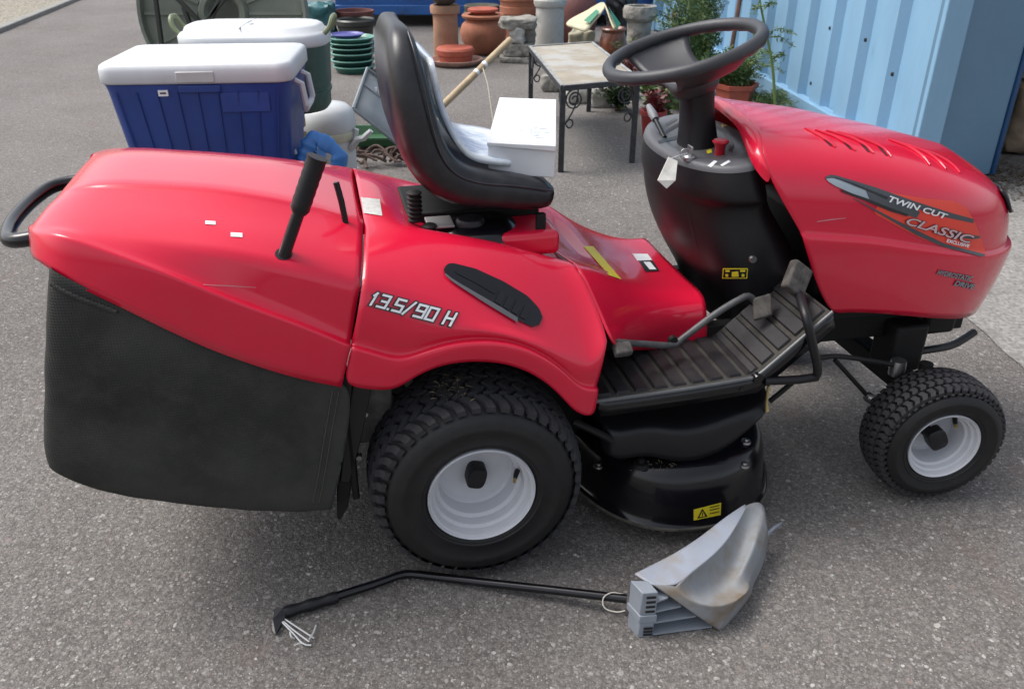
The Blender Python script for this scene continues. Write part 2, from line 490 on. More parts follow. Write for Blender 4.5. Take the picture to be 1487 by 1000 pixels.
ground = obj('ground', [(-150, -60, 0), (150, -60, 0), (150, 240, 0), (-150, 240, 0)], [(0, 1, 2, 3)], ASPH, smooth=False)
tag(ground, kind='structure')

# concrete strip beside the asphalt, its broken edge wavering along the joint
edge = []
for i in range(60):
    y = 0.6 + i * 0.064
    edge.append((1.625 + 0.003 * math.sin(i * 1.7) + random.uniform(-0.003, 0.003), y))
V = [Vector((x, y, 0.004)) for x, y in edge] + [Vector((9, y, 0.004)) for x, y in edge]
pad = obj('concrete_pavement', V, [(i, 60 + i, 61 + i, i + 1) for i in range(59)], CONC, smooth=False)
tag(pad, kind='structure')

# gravel verge with a kerb along the far left
ka, kb = G(-40, 62), G(112, 0)
kd = (kb - ka).normalized(); kn = Vector((-kd.y, kd.x, 0))
a0 = ka - kd * 6; b0 = kb + kd * 40
verge = obj('gravel_path', [a0 + Vector((0, 0, 0.03)), b0 + Vector((0, 0, 0.03)), b0 + kn * 30 + Vector((0, 0, 0.03)), a0 + kn * 30 + Vector((0, 0, 0.03))], [(0, 1, 2, 3)], GRAV, smooth=False)
tag(verge, kind='structure')
ke = empty('stone_kerb', a0)
tag(ke, kind='structure')
klen = (b0 - a0).length
kb_me = None
for i in range(int(klen / 0.92)):
    if kb_me is None:
        Vb, Fb = box_geo(0.006, 0.906, -0.06, 0.06, -0.1, 0.05)
        o = obj('kerb_stone', Vb, Fb, KERB, ke, bevel=0.012)
        kb_me = o.data
    else:
        o = link('kerb_stone', kb_me, None, ke)
        md = o.modifiers.new('bevel', 'BEVEL'); md.width = 0.012; md.segments = 2
    o.location = kd * (i * 0.92); o.rotation_euler = (0, 0, math.atan2(kd.y, kd.x))

# loose chippings lying on the asphalt
def chippings():
    V, Fc = [], []
    ico = [(0, 0, 1), (0.89, 0, 0.45), (0.28, 0.85, 0.45), (-0.72, 0.53, 0.45), (-0.72, -0.53, 0.45), (0.28, -0.85, 0.45),
           (0.72, 0.53, -0.45), (-0.28, 0.85, -0.45), (-0.89, 0, -0.45), (-0.28, -0.85, -0.45), (0.72, -0.53, -0.45)]
    fc = [(0, 1, 2), (0, 2, 3), (0, 3, 4), (0, 4, 5), (0, 5, 1), (1, 6, 2), (2, 6, 7), (2, 7, 3), (3, 7, 8), (3, 8, 4), (4, 8, 9), (4, 9, 5), (5, 9, 10), (5, 10, 1), (1, 10, 6)]
    rnd = random.Random(3)
    for _ in range(2600):
        if rnd.random() < 0.75:
            p = G(rnd.uniform(-20, 1500), rnd.uniform(620, 1010))
        else:
            p = G(rnd.uniform(-20, 1500), rnd.uniform(120, 700))
        if p.x > 1.6: continue
        r = rnd.choice((0.0014, 0.0018, 0.0022, 0.0026, 0.0034, 0.0046))
        a = rnd.uniform(0, 6.28); ex = rnd.uniform(0.9, 1.6)
        o = len(V)
        for q in ico:
            x, y, z = q[0] * ex * rnd.uniform(0.8, 1.2), q[1] * rnd.uniform(0.8, 1.2), q[2] * 0.35
            V.append((p.x + r * (x * math.cos(a) - y * math.sin(a)), p.y + r * (x * math.sin(a) + y * math.cos(a)), 0.0003 + r * z))
        Fc += [tuple(i + o for i in f) for f in fc]
    m = mk('chipping_stone', (0.30, 0.29, 0.27), 0.85, 0.7, 45, col2=(0.14, 0.132, 0.124), c2scale=60, c2lo=0.5, c2hi=0.52)
    o = obj('loose_gravel', V, Fc, m, smooth=False)
    tag(o, 'pale loose stone chippings scattered over the asphalt', 'gravel', kind='stuff')
chippings()

# ================================================================== the mower
mower = empty('ride_on_mower', (MX, MY, 0), MYAW)
tag(mower, 'red ride-on lawn mower with black grass collector and white wheel rims', 'lawn mower')

def mirror_rows(rows):                      # near half (outer edge first, centre last) -> whole width
    return rows + [[Vector((p.x, -p.y, p.z)) for p in r] for r in rows[-2::-1]]

def panel(name, rows, mat, parent, sub=2, solid=0.004, crease_rows=(), crease_cols=(), extra_faces=(), mirror=True, merge=2e-4, line=None):
    if mirror: rows = mirror_rows(rows)
    if line: keep_below(rows, line)
    nr, nc = len(rows), len(rows[0])
    V = [p for r in rows for p in r]
    Fc = grid_faces(nr, nc) + list(extra_faces)
    me = bpy.data.meshes.new(name)
    me.from_pydata([tuple(v) for v in V], [], Fc)
    bm = bmesh.new(); bm.from_mesh(me)
    bm.verts.ensure_lookup_table()
    cl = bm.edges.layers.float.get('crease_edge') or bm.edges.layers.float.new('crease_edge')
    cr = dict(crease_rows)
    if mirror: cr.update({nr - 1 - k: v for k, v in crease_rows})
    cc = dict(crease_cols)
    for e in bm.edges:
        i, j = e.verts[0].index, e.verts[1].index
        ri, rj, ci, cj = i // nc, j // nc, i % nc, j % nc
        if ri == rj and ri in cr: e[cl] = cr[ri]
        if ci == cj and ci in cc: e[cl] = cc[ci]
    bmesh.ops.remove_doubles(bm, verts=bm.verts, dist=merge)
    bmesh.ops.recalc_face_normals(bm, faces=bm.faces)
    bm.to_mesh(me); bm.free()
    for p in me.polygons: p.use_smooth = True
    o = link(name, me, mat, parent)
    md = o.modifiers.new('sub', 'SUBSURF'); md.levels = sub; md.render_levels = sub
    if solid:
        md = o.modifiers.new('solid', 'SOLIDIFY'); md.thickness = solid; md.offset = -1
    return o

def fix_out(o, ref=(0.3, 0, 0.3)):          # make the panel's normals face away from the middle of the machine
    me = o.data; s = 0
    rv = Vector(ref)
    for p in me.polygons: s += (p.center - rv).dot(p.normal) * p.area
    if s < 0: me.flip_normals()
    return o

def keep_below(rows, line, ymin=-0.12):     # the far half never rises above the skyline of the machine
    for r in rows:
        for p in r:
            if p.y < ymin: continue
            for _ in range(60):
                x, y = PJL(p)
                if x <= line[0][0] or x >= line[-1][0]: break
                for (xa, ya), (xb, yb) in zip(line, line[1:]):
                    if xa <= x <= xb: lim = ya + (yb - ya) * (x - xa) / (xb - xa)
                if y >= lim: break
                p.z -= 0.002
    return rows
SKY_LINE = [(50, 345), (62, 308), (82, 268), (102, 241), (128, 224), (160, 215), (205, 214), (290, 219), (380, 226), (450, 235), (519, 245), (560, 254), (600, 264), (640, 274)]
# ---------------- hood
def hood_row(W, xn, x1, xr, zs, p=2.3, n0=6, n1=9):
    def z(x):
        for (xa, za), (xb, zb) in zip(zs, zs[1:]):
            if x <= xb: break
        t = (x - xa) / (xb - xa)
        return za + (zb - za) * t
    pts = []
    for i in range(n0):
        x = xr + (x1 - xr) * i / n0
        pts.append((x, W * (1 - 0.06 * ((x1 - x) / 0.4) ** 2 * 0)))
    for i in range(n1 + 1):
        th = math.pi / 2 * i / n1
        x = x1 + (xn - x1) * math.sin(th) ** (2 / p)
        y = W * max(0.0, math.cos(th)) ** (2 / p)
        pts.append((x, y if i < n1 else 0.0))
    return [Vector((x, -y, z(x))) for x, y in pts]
HR = [
    hood_row(0.290, 1.405, 1.02, 0.842, [(0.8, 0.487), (0.88, 0.487), (0.95, 0.478), (1.06, 0.457), (1.25, 0.412), (1.5, 0.378)]),
    hood_row(0.298, 1.435, 1.02, 0.795, [(0.6, 0.565), (1.06, 0.515), (1.5, 0.455)]),
    hood_row(0.300, 1.452, 1.02, 0.735, [(0.6, 0.685), (0.9, 0.645), (1.1, 0.602), (1.25, 0.570), (1.5, 0.550)]),
    hood_row(0.299, 1.450, 1.02, 0.730, [(0.6, 0.700), (0.9, 0.658), (1.1, 0.614), (1.25, 0.582), (1.5, 0.562)]),
    hood_row(0.291, 1.432, 1.02, 0.725, [(0.6, 0.712), (0.9, 0.668), (1.1, 0.622), (1.25, 0.588), (1.5, 0.566)]),
    hood_row(0.285, 1.432, 1.00, 0.665, [(0.6, 0.785), (0.9, 0.745), (1.1, 0.705), (1.3, 0.650), (1.5, 0.605)]),
    hood_row(0.262, 1.412, 0.98, 0.630, [(0.6, 0.848), (0.9, 0.803), (1.1, 0.760), (1.3, 0.700), (1.5, 0.640)]),
    hood_row(0.205, 1.365, 0.95, 0.646, [(0.6, 0.885), (0.9, 0.842), (1.1, 0.798), (1.3, 0.735), (1.5, 0.66)]),
    hood_row(0.110, 1.300, 0.92, 0.672, [(0.6, 0.903), (0.9, 0.862), (1.1, 0.818), (1.3, 0.757), (1.5, 0.68)]),
    hood_row(0.000, 1.240, 0.90, 0.682, [(0.6, 0.908), (0.9, 0.869), (1.1, 0.826), (1.3, 0.773), (1.5, 0.70)]),
]
HF = mirror_rows(HR)
for i in range(10, 19):                     # beyond the middle the rear edge runs forward round the console
    x1_ = HF[i][7].x; x0_ = HF[i][0].x; add = 0.11 * min(1.0, (i - 9) / 3)
    for j in range(7): HF[i][j].x = x1_ - (x1_ - x0_ - add) * (x1_ - HF[i][j].x) / (x1_ - x0_)
hood = fix_out(panel('hood', HF, RED, mower, sub=2, crease_rows=((2, 0.35), (4, 0.5), (14, 0.5), (16, 0.35)), crease_cols=((0, 0.6),), mirror=False), (0.95, 0, 0.5))
HT = bvh(hood)
# pale rolled lip round the instrument console
lipA = [HR[5][0].lerp(HR[6][0], 0.5)] + [HF[k][0] for k in range(6, 12)]
nl = len(lipA)
lrows = []
for f, dx, dz in ((1.002, 0.003, 0.0015), (0.985, -0.008, 0.0030), (0.925, -0.022, -0.002), (0.915, -0.024, -0.016)):
    lrows.append([Vector((p.x + dx * min(1.0, 0.1 + 0.45 * i), p.y + (f - 1) * (p.y if p.y < 0 else 0) * min(1.0, 0.2 + 0.5 * i), p.z + dz)) for i, p in enumerate(lipA)])
obj('hood_lip', [p for r in lrows for p in r], grid_faces(4, nl), RED, hood, sub=2)
# louvres: raised ribs with dark slots between them
def on_hood(pts, off, n=10):
    q = crv([Vector((a, b, 0)) for a, b in pts], n)
    return [lay_on(HT, p.x, p.y, off) for p in q]
LOUV = [((1168, 187), (1189, 197), (1205, 207), (1213, 214)), ((1183, 189), (1211, 199), (1233, 211), (1242, 219)), ((1199, 190), (1235, 201), (1258, 213), (1268, 223)),
        ((1215, 192), (1255, 204), (1282, 216), (1294, 228)), ((1290, 203), (1320, 215), (1340, 228), (1350, 240)), ((1312, 209), (1343, 222), (1362, 234), (1373, 246)), ((1332, 216), (1362, 228), (1383, 241), (1393, 251))]
for pts in LOUV:
    P = [p for p in on_hood(pts, 0.0015, 12) if p]
    rr = [0.0015 + 0.0028 * math.sin(math.pi * (i + 0.6) / (len(P) + 0.4)) for i in range(len(P))]
    V, Fc = tube_geo(P, rr, 8)
    obj('louvre_rib', V, Fc, RED, hood)
for k, pts in enumerate(LOUV[:4]):
    a, b = pts[2], pts[3]
    sticker('louvre_slot', [(a[0] - 10, a[1] - 5), (a[0] - 3, a[1] - 2), (b[0] - 4, b[1] - 1), (b[0] - 8, b[1] - 2)], HT, BLACKP, hood, 0.0008, 4, 2)
# black nose grille
gr = []
for k in (5, 6):
    for t in (0.15, 0.55, 0.95) if k == 5 else (0.35,):
        row = [HR[k][j].lerp(HR[k + 1][j], t) for j in range(11, 16)]
        row = row + [Vector((p.x, -p.y, p.z)) for p in row[-2::-1]]
        gr.append([p + Vector((0.007, 0, 0.004)) for p in row])
obj('nose_grille', [p for r in gr for p in r], grid_faces(len(gr), len(gr[0])), BLKP, hood, sub=1, solid=0.006)

band('scratch', [(1186, 321), (1205, 318), (1228, 316)], [(1186, 322.5), (1205, 320), (1228, 317)], HT, mk('hood_scratch', (0.62, 0.20, 0.24), 0.6), hood, 0.0008, 8, 1)
# printed flash on the hood side
sticker('flash_orange', [(1222, 268), (1395, 296), (1432, 368), (1245, 304)], HT, RED, hood, 0.0006, 4, 2).hide_render = False
bpy.data.objects.remove(bpy.data.objects['flash_orange'])
band('flash_orange', [(1290, 279), (1340, 288), (1385, 292), (1402, 301), (1413, 318), (1424, 345), (1431, 369)],
     [(1290, 280), (1275, 296), (1268, 310), (1300, 327), (1335, 345), (1375, 361), (1431, 371)], HT, ORGP, hood, 0.0010, 30, 6)
band('flash_grey', [(1198, 257), (1204, 254), (1214, 255), (1270, 272), (1330, 293), (1380, 309), (1413, 318)],
     [(1198, 260), (1206, 263), (1214, 263), (1266, 283), (1320, 300), (1375, 316), (1413, 324)], HT, GRYP, hood, 0.0016, 30, 3)
band('flash_silver', [(1199, 260), (1208, 259), (1225, 263), (1250, 271), (1290, 287)],
     [(1202, 264), (1212, 270), (1232, 279), (1258, 289), (1290, 303)], HT, SILP, hood, 0.0021, 24, 3)
band('flash_grey', [(1255, 274), (1290, 287), (1330, 303), (1335, 308)], [(1262, 291), (1295, 305), (1318, 313), (1330, 316)], HT, GRYP, hood, 0.0026, 18, 3)
band('flash_stripe', [(1219, 275), (1255, 287), (1290, 301), (1318, 311)], [(1222, 279), (1257, 292), (1290, 306), (1316, 314)], HT, BLACKP, hood, 0.0029, 18, 2)
band('flash_stripe', [(1212, 258), (1240, 267), (1265, 277), (1288, 286)], [(1213, 259.5), (1240, 270), (1265, 280), (1287, 290)], HT, BLACKP, hood, 0.0029, 18, 2)
band('flash_stripe', [(1240, 288), (1290, 314), (1330, 334), (1370, 353), (1430, 370)], [(1240, 289), (1288, 317), (1330, 341), (1370, 359), (1425, 373)], HT, GRYP, hood, 0.0022, 30, 2)
band('flash_stripe', [(1385, 338), (1410, 341), (1424, 343)], [(1385, 345), (1412, 347), (1420, 346)], HT, GRYP, hood, 0.0022, 10, 2)
lettering('hood_lettering', 'TWIN CUT', [(1290, 284), (1375, 311), (1374, 319), (1288, 293)], HT, WHITEP, hood, 0.0045, 0.3, 0.025)
lettering('hood_lettering', 'CLASSIC', [(1317, 314), (1413, 342), (1410, 355), (1313, 325)], HT, PNKP, hood, 0.0045, 0.35, 0.02, 0.035, BLACKP)
lettering('hood_lettering', 'EXCLUSIVE', [(1373, 346), (1406, 354.5), (1405, 359.5), (1372, 351)], HT, WHITEP, hood, 0.0045, 0.2, 0.03)
lettering('hood_lettering', 'HYDROSTATIC', [(1361, 391), (1412, 401), (1410, 408.5), (1359, 397.5)], HT, SILP, hood, 0.003, 0.3, 0.01, 0.05, BLACKP)
lettering('hood_lettering', 'DRIVE', [(1386, 406.5), (1415, 412.5), (1413.5, 420), (1384, 413.5)], HT, SILP, hood, 0.003, 0.3, 0.01, 0.05, BLACKP)

# ---------------- instrument console
def oval(cx, a_r, a_f, b, z, n=28, p=2.6, tilt=0.0):
    out = []
    for k in range(n):
        t = 2 * math.pi * k / n
        ct, st = math.cos(t), math.sin(t)
        x = (a_f if ct > 0 else a_r) * abs(ct) ** (2 / p) * (1 if ct > 0 else -1)
        y = b * abs(st) ** (2 / p) * (1 if st > 0 else -1)
        out.append(Vector((cx + x, y, z + tilt * x)))
    return out
CR = [oval(0.74, 0.075, 0.14, 0.225, 0.36), oval(0.74, 0.085, 0.14, 0.232, 0.43), oval(0.72, 0.135, 0.14, 0.236, 0.53), oval(0.70, 0.165, 0.10, 0.238, 0.62),
      oval(0.66, 0.155, 0.08, 0.224, 0.70, p=2.2), oval(0.645, 0.141, 0.08, 0.224, 0.737, p=2.2, tilt=0.05), oval(0.64, 0.138, 0.08, 0.243, 0.744, p=2.2, tilt=0.05), oval(0.63, 0.130, 0.08, 0.243, 0.765, p=2.2, tilt=0.1), oval(0.62, 0.120, 0.085, 0.239, 0.795, p=2.1, tilt=0.15), oval(0.62, 0.116, 0.085, 0.236, 0.818, p=2.1, tilt=0.15)]
V = [p for r in CR for p in r]
console = obj('console', V, grid_faces(len(CR), 28, False, True) + [tuple(range(28))], BLKP, mower, sub=2)
# top plate: raised grey rim, dished in the middle
CT = [oval(0.62, 0.117, 0.085, 0.238, 0.816, p=2.1, tilt=0.15), oval(0.62, 0.114, 0.085, 0.234, 0.829, p=2.1, tilt=0.15), oval(0.62, 0.104, 0.078, 0.216, 0.833, p=2.1, tilt=0.15),
      oval(0.62, 0.084, 0.05, 0.165, 0.829, p=2.1, tilt=0.12), oval(0.62, 0.080, 0.045, 0.148, 0.819, p=2.1, tilt=0.12), oval(0.62, 0.03, 0.02, 0.05, 0.817, p=2.1, tilt=0.12)]
top = obj('console_top', [p for r in CT for p in r], grid_faces(len(CT), 28, False, True) + [tuple(5 * 28 + k for k in range(28))], DASHT, mower, sub=2)
KT = bvh(top)
def ont(px, py, off=0.0):
    return lay_on(KT, px, py, off) or PY(px, py, -0.1)
# throttle slot and lever at the far left of the plate
sticker('throttle_slot', [(966, 190), (992, 175), (994, 179), (967, 194)], KT, BLACKP, top, 0.001, 8, 2)
sticker('throttle_slot', [(955, 205), (992, 195), (992, 200), (957, 209)], KT, BLACKP, top, 0.001, 8, 2)
sticker('throttle_mark', [(966, 179), (982, 171), (984, 174), (968, 183)], KT, GRYP, top, 0.001, 4, 2)
a = ont(965, 200); b = ont(951, 186) + Vector((0, 0, 0.02))
tube('throttle_lever', [a, a.lerp(b, 0.5), b], 0.006, BLKP, top)
tube('throttle_knob', [b, b + (b - a) * 0.35, b + (b - a) * 0.8], [0.009, 0.011, 0.007], mk('grey_knob', (0.20, 0.21, 0.23), 0.5), top, n=12)
band('console_slot', [(1040, 183), (1052, 189), (1062, 200), (1066, 212), (1062, 222)], [(1040, 187), (1049, 193), (1056, 202), (1060, 212), (1057, 219)], KT, BLACKP, top, 0.001, 14, 2)
# red pull knob, ignition lock, key and paper tag
kb_ = ont(1045, 224); kt_ = kb_ + Vector((-0.004, -0.006, 0.030))
tube('pull_knob', [kb_, kb_.lerp(kt_, 0.5), kt_ - Vector((0, 0, 0.006)), kt_, kt_ + Vector((0, 0, 0.004))], [0.011, 0.011, 0.013, 0.019, 0.015], mk('red_knob', (0.55, 0.01, 0.03), 0.35), top, n=18)
ig = ont(1001, 230)
lathe('ignition_lock', [(0.0, 0.008), (0.010, 0.008), (0.014, 0.004), (0.014, -0.004)], STEEL, top, 20, 'z', ig)
box('ignition_key', -0.002, 0.002, -0.012, 0.012, 0.0, 0.022, STEEL, top, 0.001, Matrix.Translation(ig + Vector((0, 0, 0.006))))
tube('key_ring', [ig + Vector((-0.012 + 0.012 * math.cos(t), -0.004, 0.012 + 0.012 * math.sin(t))) for t in [i * 0.6 for i in range(11)]], 0.001, STEEL, top, 6)
for q in ([(1028, 241), (1037, 233.5), (1042, 235), (1033, 243)], [(1046, 240), (1058, 233), (1061, 235.5), (1049, 242)]):
    sticker('white_marker', q, KT, WHITEP, top, 0.001, 3, 2)
sticker('warning_mark', [(1026, 219), (1033, 217), (1034, 222), (1027, 224)], KT, YELP, top, 0.001, 3, 2)
sticker('warning_mark', [(1047, 181), (1057, 179), (1058, 183), (1049, 185)], KT, mk('tan_print', (0.5, 0.36, 0.15)), top, 0.001, 3, 2)
tg = [PY(971, 228, -0.235), PY(984, 234, -0.24), PY(981, 262, -0.262), PY(968, 274, -0.262), PY(955, 262, -0.258)]
tg2 = [p + Vector((0, 0.0015, 0)) for p in tg]
obj('paper_tag', tg + tg2, [(0, 1, 2, 3, 4), (9, 8, 7, 6, 5)] + [(i, (i + 1) % 5, 5 + (i + 1) % 5, 5 + i) for i in range(5)], mk('tag_paper', (0.62, 0.60, 0.55), 0.8, 0.15, 60), top, smooth=False)
tube('tag_string', [ig + Vector((-0.006, 0, 0.012)), PY(985, 226, -0.2), tg[0].lerp(tg[1], 0.3)], 0.0008, WHITEP, top, 5)
CT_ = bvh(console)
for q, m in (([(1050, 389), (1086, 389), (1085, 404), (1049, 404)], YELP), ([(1051.5, 390.5), (1084.5, 390.5), (1083.5, 402.5), (1050.5, 402.5)], BLACKP)):
    sticker('warning_label', q, CT_, m, console, 0.0012 if m is YELP else 0.0018, 4, 3)
for q in ([(1054, 391), (1060, 391), (1060, 394), (1054, 394)], [(1075, 391), (1082, 391), (1082, 394), (1075, 394)], [(1063, 394), (1072, 393), (1073, 401), (1063, 401)],
          [(1054, 397), (1058, 397), (1058, 401), (1054, 401)], [(1077, 397), (1081, 397), (1081, 401), (1077, 401)]):
    sticker('warning_symbol', q, CT_, YELP, console, 0.0024, 2, 2)
hp = lay_on(CT_, 1093, 376, 0.001)
if hp: lathe('bolt', [(0, -0.004), (0.008, -0.004), (0.009, 0.0), (0.009, 0.004)], STEEL, console, 14, 'y', hp)
sticker('console_slit', [(997, 305), (999, 305), (1014, 364), (1011, 364)], CT_, BLACKP, console, 0.0006, 2, 8)

# ---------------- steering column and wheel
ca, cb = Vector((0.607, 0, 0.800)), Vector((0.583, 0, 0.972))
path = [ca.lerp(cb, t) for t in (0, 0.25, 0.5, 0.75, 0.9, 1.0)]
V, Fc = [], []
for i, p in enumerate(path):
    w = (0.056, 0.047, 0.043, 0.043, 0.046, 0.050)[i]; d = (0.046, 0.040, 0.036, 0.036, 0.039, 0.044)[i]
    for k in range(16):
        t = 2 * math.pi * k / 16
        V.append(p + Vector((d * math.copysign(abs(math.cos(t)) ** 0.7, math.cos(t)), w * math.copysign(abs(math.sin(t)) ** 0.7, math.sin(t)), 0)))
obj('steering_column', V, grid_faces(6, 16, False, True) + [tuple(80 + k for k in range(16))], BLKP, mower, sub=1)
SWC = Vector((0.548, 0.0, 1.024)); SWT = R(16)
swe = empty('steering_wheel_axis')
bpy.data.objects.remove(swe)
rot = Matrix.Translation(SWC) @ Matrix.Rotation(-SWT, 4, 'Y')
SR, Sr = 0.168, 0.0140
V = []
NS = 64
for i in range(NS):
    a = 2 * math.pi * i / NS
    for k in range(12):
        t = 2 * math.pi * k / 12
        rr = Sr * (1.0 + (0.10 * math.cos(i * math.pi * 0.75) if math.sin(t) < -0.3 else 0))
        V.append(rot @ Vector(((SR + rr * math.cos(t)) * math.cos(a), (SR + rr * math.cos(t)) * math.sin(a), rr * 1.05 * math.sin(t))))
swheel = obj('steering_wheel', V, grid_faces(NS, 12, True, True), DASHG, mower)
# two broad dished spokes running down to the hub below the rim
for sgn in (-1, 1):
    rows = []
    for t, half, z in ((0.0, 0.050, -0.064), (0.35, 0.056, -0.060), (0.7, 0.064, -0.044), (0.92, 0.074, -0.018), (1.02, 0.085, -0.004)):
        rows.append([rot @ Vector((half * u - 0.004, sgn * t * SR * math.sqrt(max(0.0, 1 - (half * u / SR) ** 2 * t)), z + 0.006 * abs(u))) for u in (-1, -0.6, 0, 0.6, 1)])
    obj('spoke', [p for r in rows for p in r], grid_faces(5, 5), DASHG, swheel, sub=1, solid=0.010)
hub = []
for r, z in ((0.040, -0.054), (0.056, -0.060), (0.058, -0.074), (0.050, -0.092), (0.044, -0.105)):
    hub.append([rot @ Vector((1.05 * r * math.cos(2 * math.pi * k / 20) + (0.012 if z < -0.07 else 0), r * math.sin(2 * math.pi * k / 20), z)) for k in range(20)])
obj('hub', [p for r in hub for p in r], grid_faces(5, 20, False, True) + [tuple(range(20)), tuple(80 + k for k in range(20))], DASHG, swheel, sub=1)

# ---------------- rear body over the wheels
def prow(pts, n): return crv([PY(a, b, y) for a, b, y in pts], n)
NB = 13
BR = [
    prow([(498, 561, -.418), (540, 565, -.422), (573, 568, -.425), (600, 548, -.425), (640, 530, -.425), (690, 524, -.425), (740, 529, -.425), (785, 549, -.425), (818, 578, -.425), (842, 605, -.425), (862, 606, -.42)], NB),
    prow([(506, 520, -.420), (545, 530, -.428), (580, 540, -.430), (606, 525, -.430), (645, 510, -.432), (695, 503, -.432), (745, 509, -.432), (790, 529, -.432), (825, 561, -.430), (848, 588, -.430), (866, 588, -.42)], NB),
    prow([(511, 505, -.423), (548, 515, -.426), (588, 526, -.426), (612, 514, -.426), (650, 502, -.427), (700, 496, -.427), (750, 502, -.427), (795, 522, -.427), (832, 552, -.427), (853, 572, -.425), (869, 566, -.42)], NB),
    prow([(520, 455, -.424), (560, 467, -.426), (600, 482, -.427), (640, 483, -.427), (680, 481, -.427), (720, 484, -.426), (760, 494, -.424), (800, 512, -.422), (835, 535, -.420), (858, 545, -.418), (874, 535, -.412)], NB),
    prow([(526, 413, -0.402), (570, 424, -0.402), (610, 436, -0.402), (650, 448, -0.402), (690, 461, -0.403), (725, 472, -0.404), (765, 484, -0.404), (805, 500, -0.404), (838, 515, -0.404), (862, 520, -0.400), (882, 495, -0.395)], NB),
    prow([(528, 372, -0.345), (570, 378, -0.345), (610, 384, -0.345), (650, 393, -0.346), (690, 402, -0.348), (730, 414, -0.350), (770, 430, -0.353), (808, 448, -0.356), (838, 462, -0.358), (858, 465, -0.356), (868, 447, -0.350)], NB),
    prow([(529, 345, -0.288), (570, 345, -0.288), (610, 347, -0.288), (650, 352, -0.289), (690, 359, -0.292), (730, 368, -0.296), (765, 378, -0.299), (798, 390, -0.301), (822, 400, -0.302), (836, 405, -0.302), (844, 397, -0.302)], NB),
    prow([(530, 328, -0.235), (570, 326, -0.235), (610, 328, -0.235), (650, 333, -0.237), (690, 340, -0.242), (725, 347, -0.247), (755, 355, -0.250), (785, 364, -0.252), (808, 371, -0.254), (822, 375, -0.256), (830, 377, -0.258)], NB),
]
BR.insert(3, [p + Vector((0, 0.013, 0.003)) for p in BR[2]])
c7 = BR[8]
dip = [0.012, 0.006, -0.012, -0.035, -0.048, -0.05, -0.05, -0.05, -0.05, -0.05, -0.045, -0.04, -0.04]
BR.append([Vector((p.x, min(-0.10, p.y + 0.05), p.z + d * 0.7)) for p, d in zip(c7, dip)])
BR.append([Vector((p.x, -0.07, p.z + d)) for p, d in zip(c7, dip)])
BR.append([Vector((p.x, 0.0, p.z + d)) for p, d in zip(c7, dip)])
body = fix_out(panel('rear_body', BR, RED, mower, sub=2, crease_rows=((2, 0.9), (3, 0.9), (5, 0.5)), crease_cols=((0, 0.8), (NB - 1, 0.8)), line=SKY_LINE), (0.0, 0, 0.45))
BT = bvh(body)
# sloping front of the seat pan and the tunnel between the footboards
NT = 9
def trow(pts): return prow(pts, NT)
TR = [
    trow([(893, 500, -.395), (905, 508, -.34), (935, 508, -.26), (985, 506, -.225), (1027, 503, -.222)]),
    trow([(884, 483, -.388), (905, 480, -.33), (940, 480, -.265), (985, 478, -.232), (1027, 473, -.228)]),
    trow([(869, 449, -.350), (895, 450, -.305), (940, 455, -.255), (985, 456, -.228), (1026, 449, -.222)]),
    trow([(846, 399, -.302), (880, 405, -.265), (925, 424, -.225), (980, 433, -.200), (1023, 431, -.198)]),
    trow([(832, 379, -.258), (862, 385, -.225), (912, 407, -.185), (965, 418, -.160), (1015, 420, -.160)]),
]
t4 = TR[4]
TR.append([Vector((p.x - 0.002, -0.10, p.z - (0.035 if i < 3 else 0.004) * (1 if i < 5 else 0.5))) for i, p in enumerate(t4)])
TR.append([Vector((p.x - 0.002, 0.0, p.z - (0.038 if i < 3 else 0.004) * (1 if i < 5 else 0.5))) for i, p in enumerate(t4)])
tunnel = fix_out(panel('centre_tunnel', TR, RED, mower, sub=2, crease_cols=((0, 0.8), (NT - 1, 0.7))), (0.45, 0, 0.3))
TT = bvh(tunnel)
sticker('yellow_sticker', [(847, 358), (861, 358), (902, 406), (884, 400)], TT, YELP, tunnel, 0.0012, 10, 3)
sticker('pale_sticker', [(918, 369), (940, 369), (947, 378), (925, 379)], TT, WHITEP, tunnel, 0.0012, 4, 4)
sticker('black_sticker', [(928, 379), (948, 379), (958, 394), (937, 395)], TT, BLACKP, tunnel, 0.0012, 4, 4)
sticker('sticker_picture', [(934, 381), (944, 381), (953, 392), (943, 392)], TT, WHITEP, tunnel, 0.0018, 3, 3)
# lettering, latch recess and rating plate on the body
square_lettering('body_lettering_outline', '13.5/90 H', [(541, 424.5), (662, 456), (657, 473), (535, 441)], BT, BLACKP, body, 0.0020, 0.40)
square_lettering('body_lettering', '13.5/90 H', [(541, 424.5), (662, 456), (657, 473), (535, 441)], BT, WHITEP, body, 0.0034, 0.19)
slotT = [(644, 392), (648, 384), (658, 383), (690, 391), (730, 409), (765, 430), (782, 448), (787, 461)]
slotB = [(645, 398), (655, 407), (672, 418), (700, 435), (728, 452), (752, 466), (772, 475), (782, 472)]
band('latch_recess', slotT, slotB, BT, BLKG, body, 0.0030, 30, 6)
band('latch_grip', [(660, 394), (690, 402), (718, 416), (722, 420)], [(662, 398), (690, 412), (712, 425), (718, 428)], BT, BLKG, body, 0.0042, 14, 3)
band('latch_edge', [(645, 398), (655, 406), (672, 416), (700, 432), (728, 448), (750, 462)], [(645, 401), (655, 410), (672, 421), (700, 439), (728, 456), (750, 469)], BT, DASHT, body, 0.0055, 24, 2)
for i in range(4):
    x, y = 725 + i * 12, 425 + i * 7
    band('latch_rib', [(x, y - 2), (x + 8, y + 3)], [(x - 8, y + 14), (x + 1, y + 19)], BT, BLKP, body, 0.0046, 4, 2)
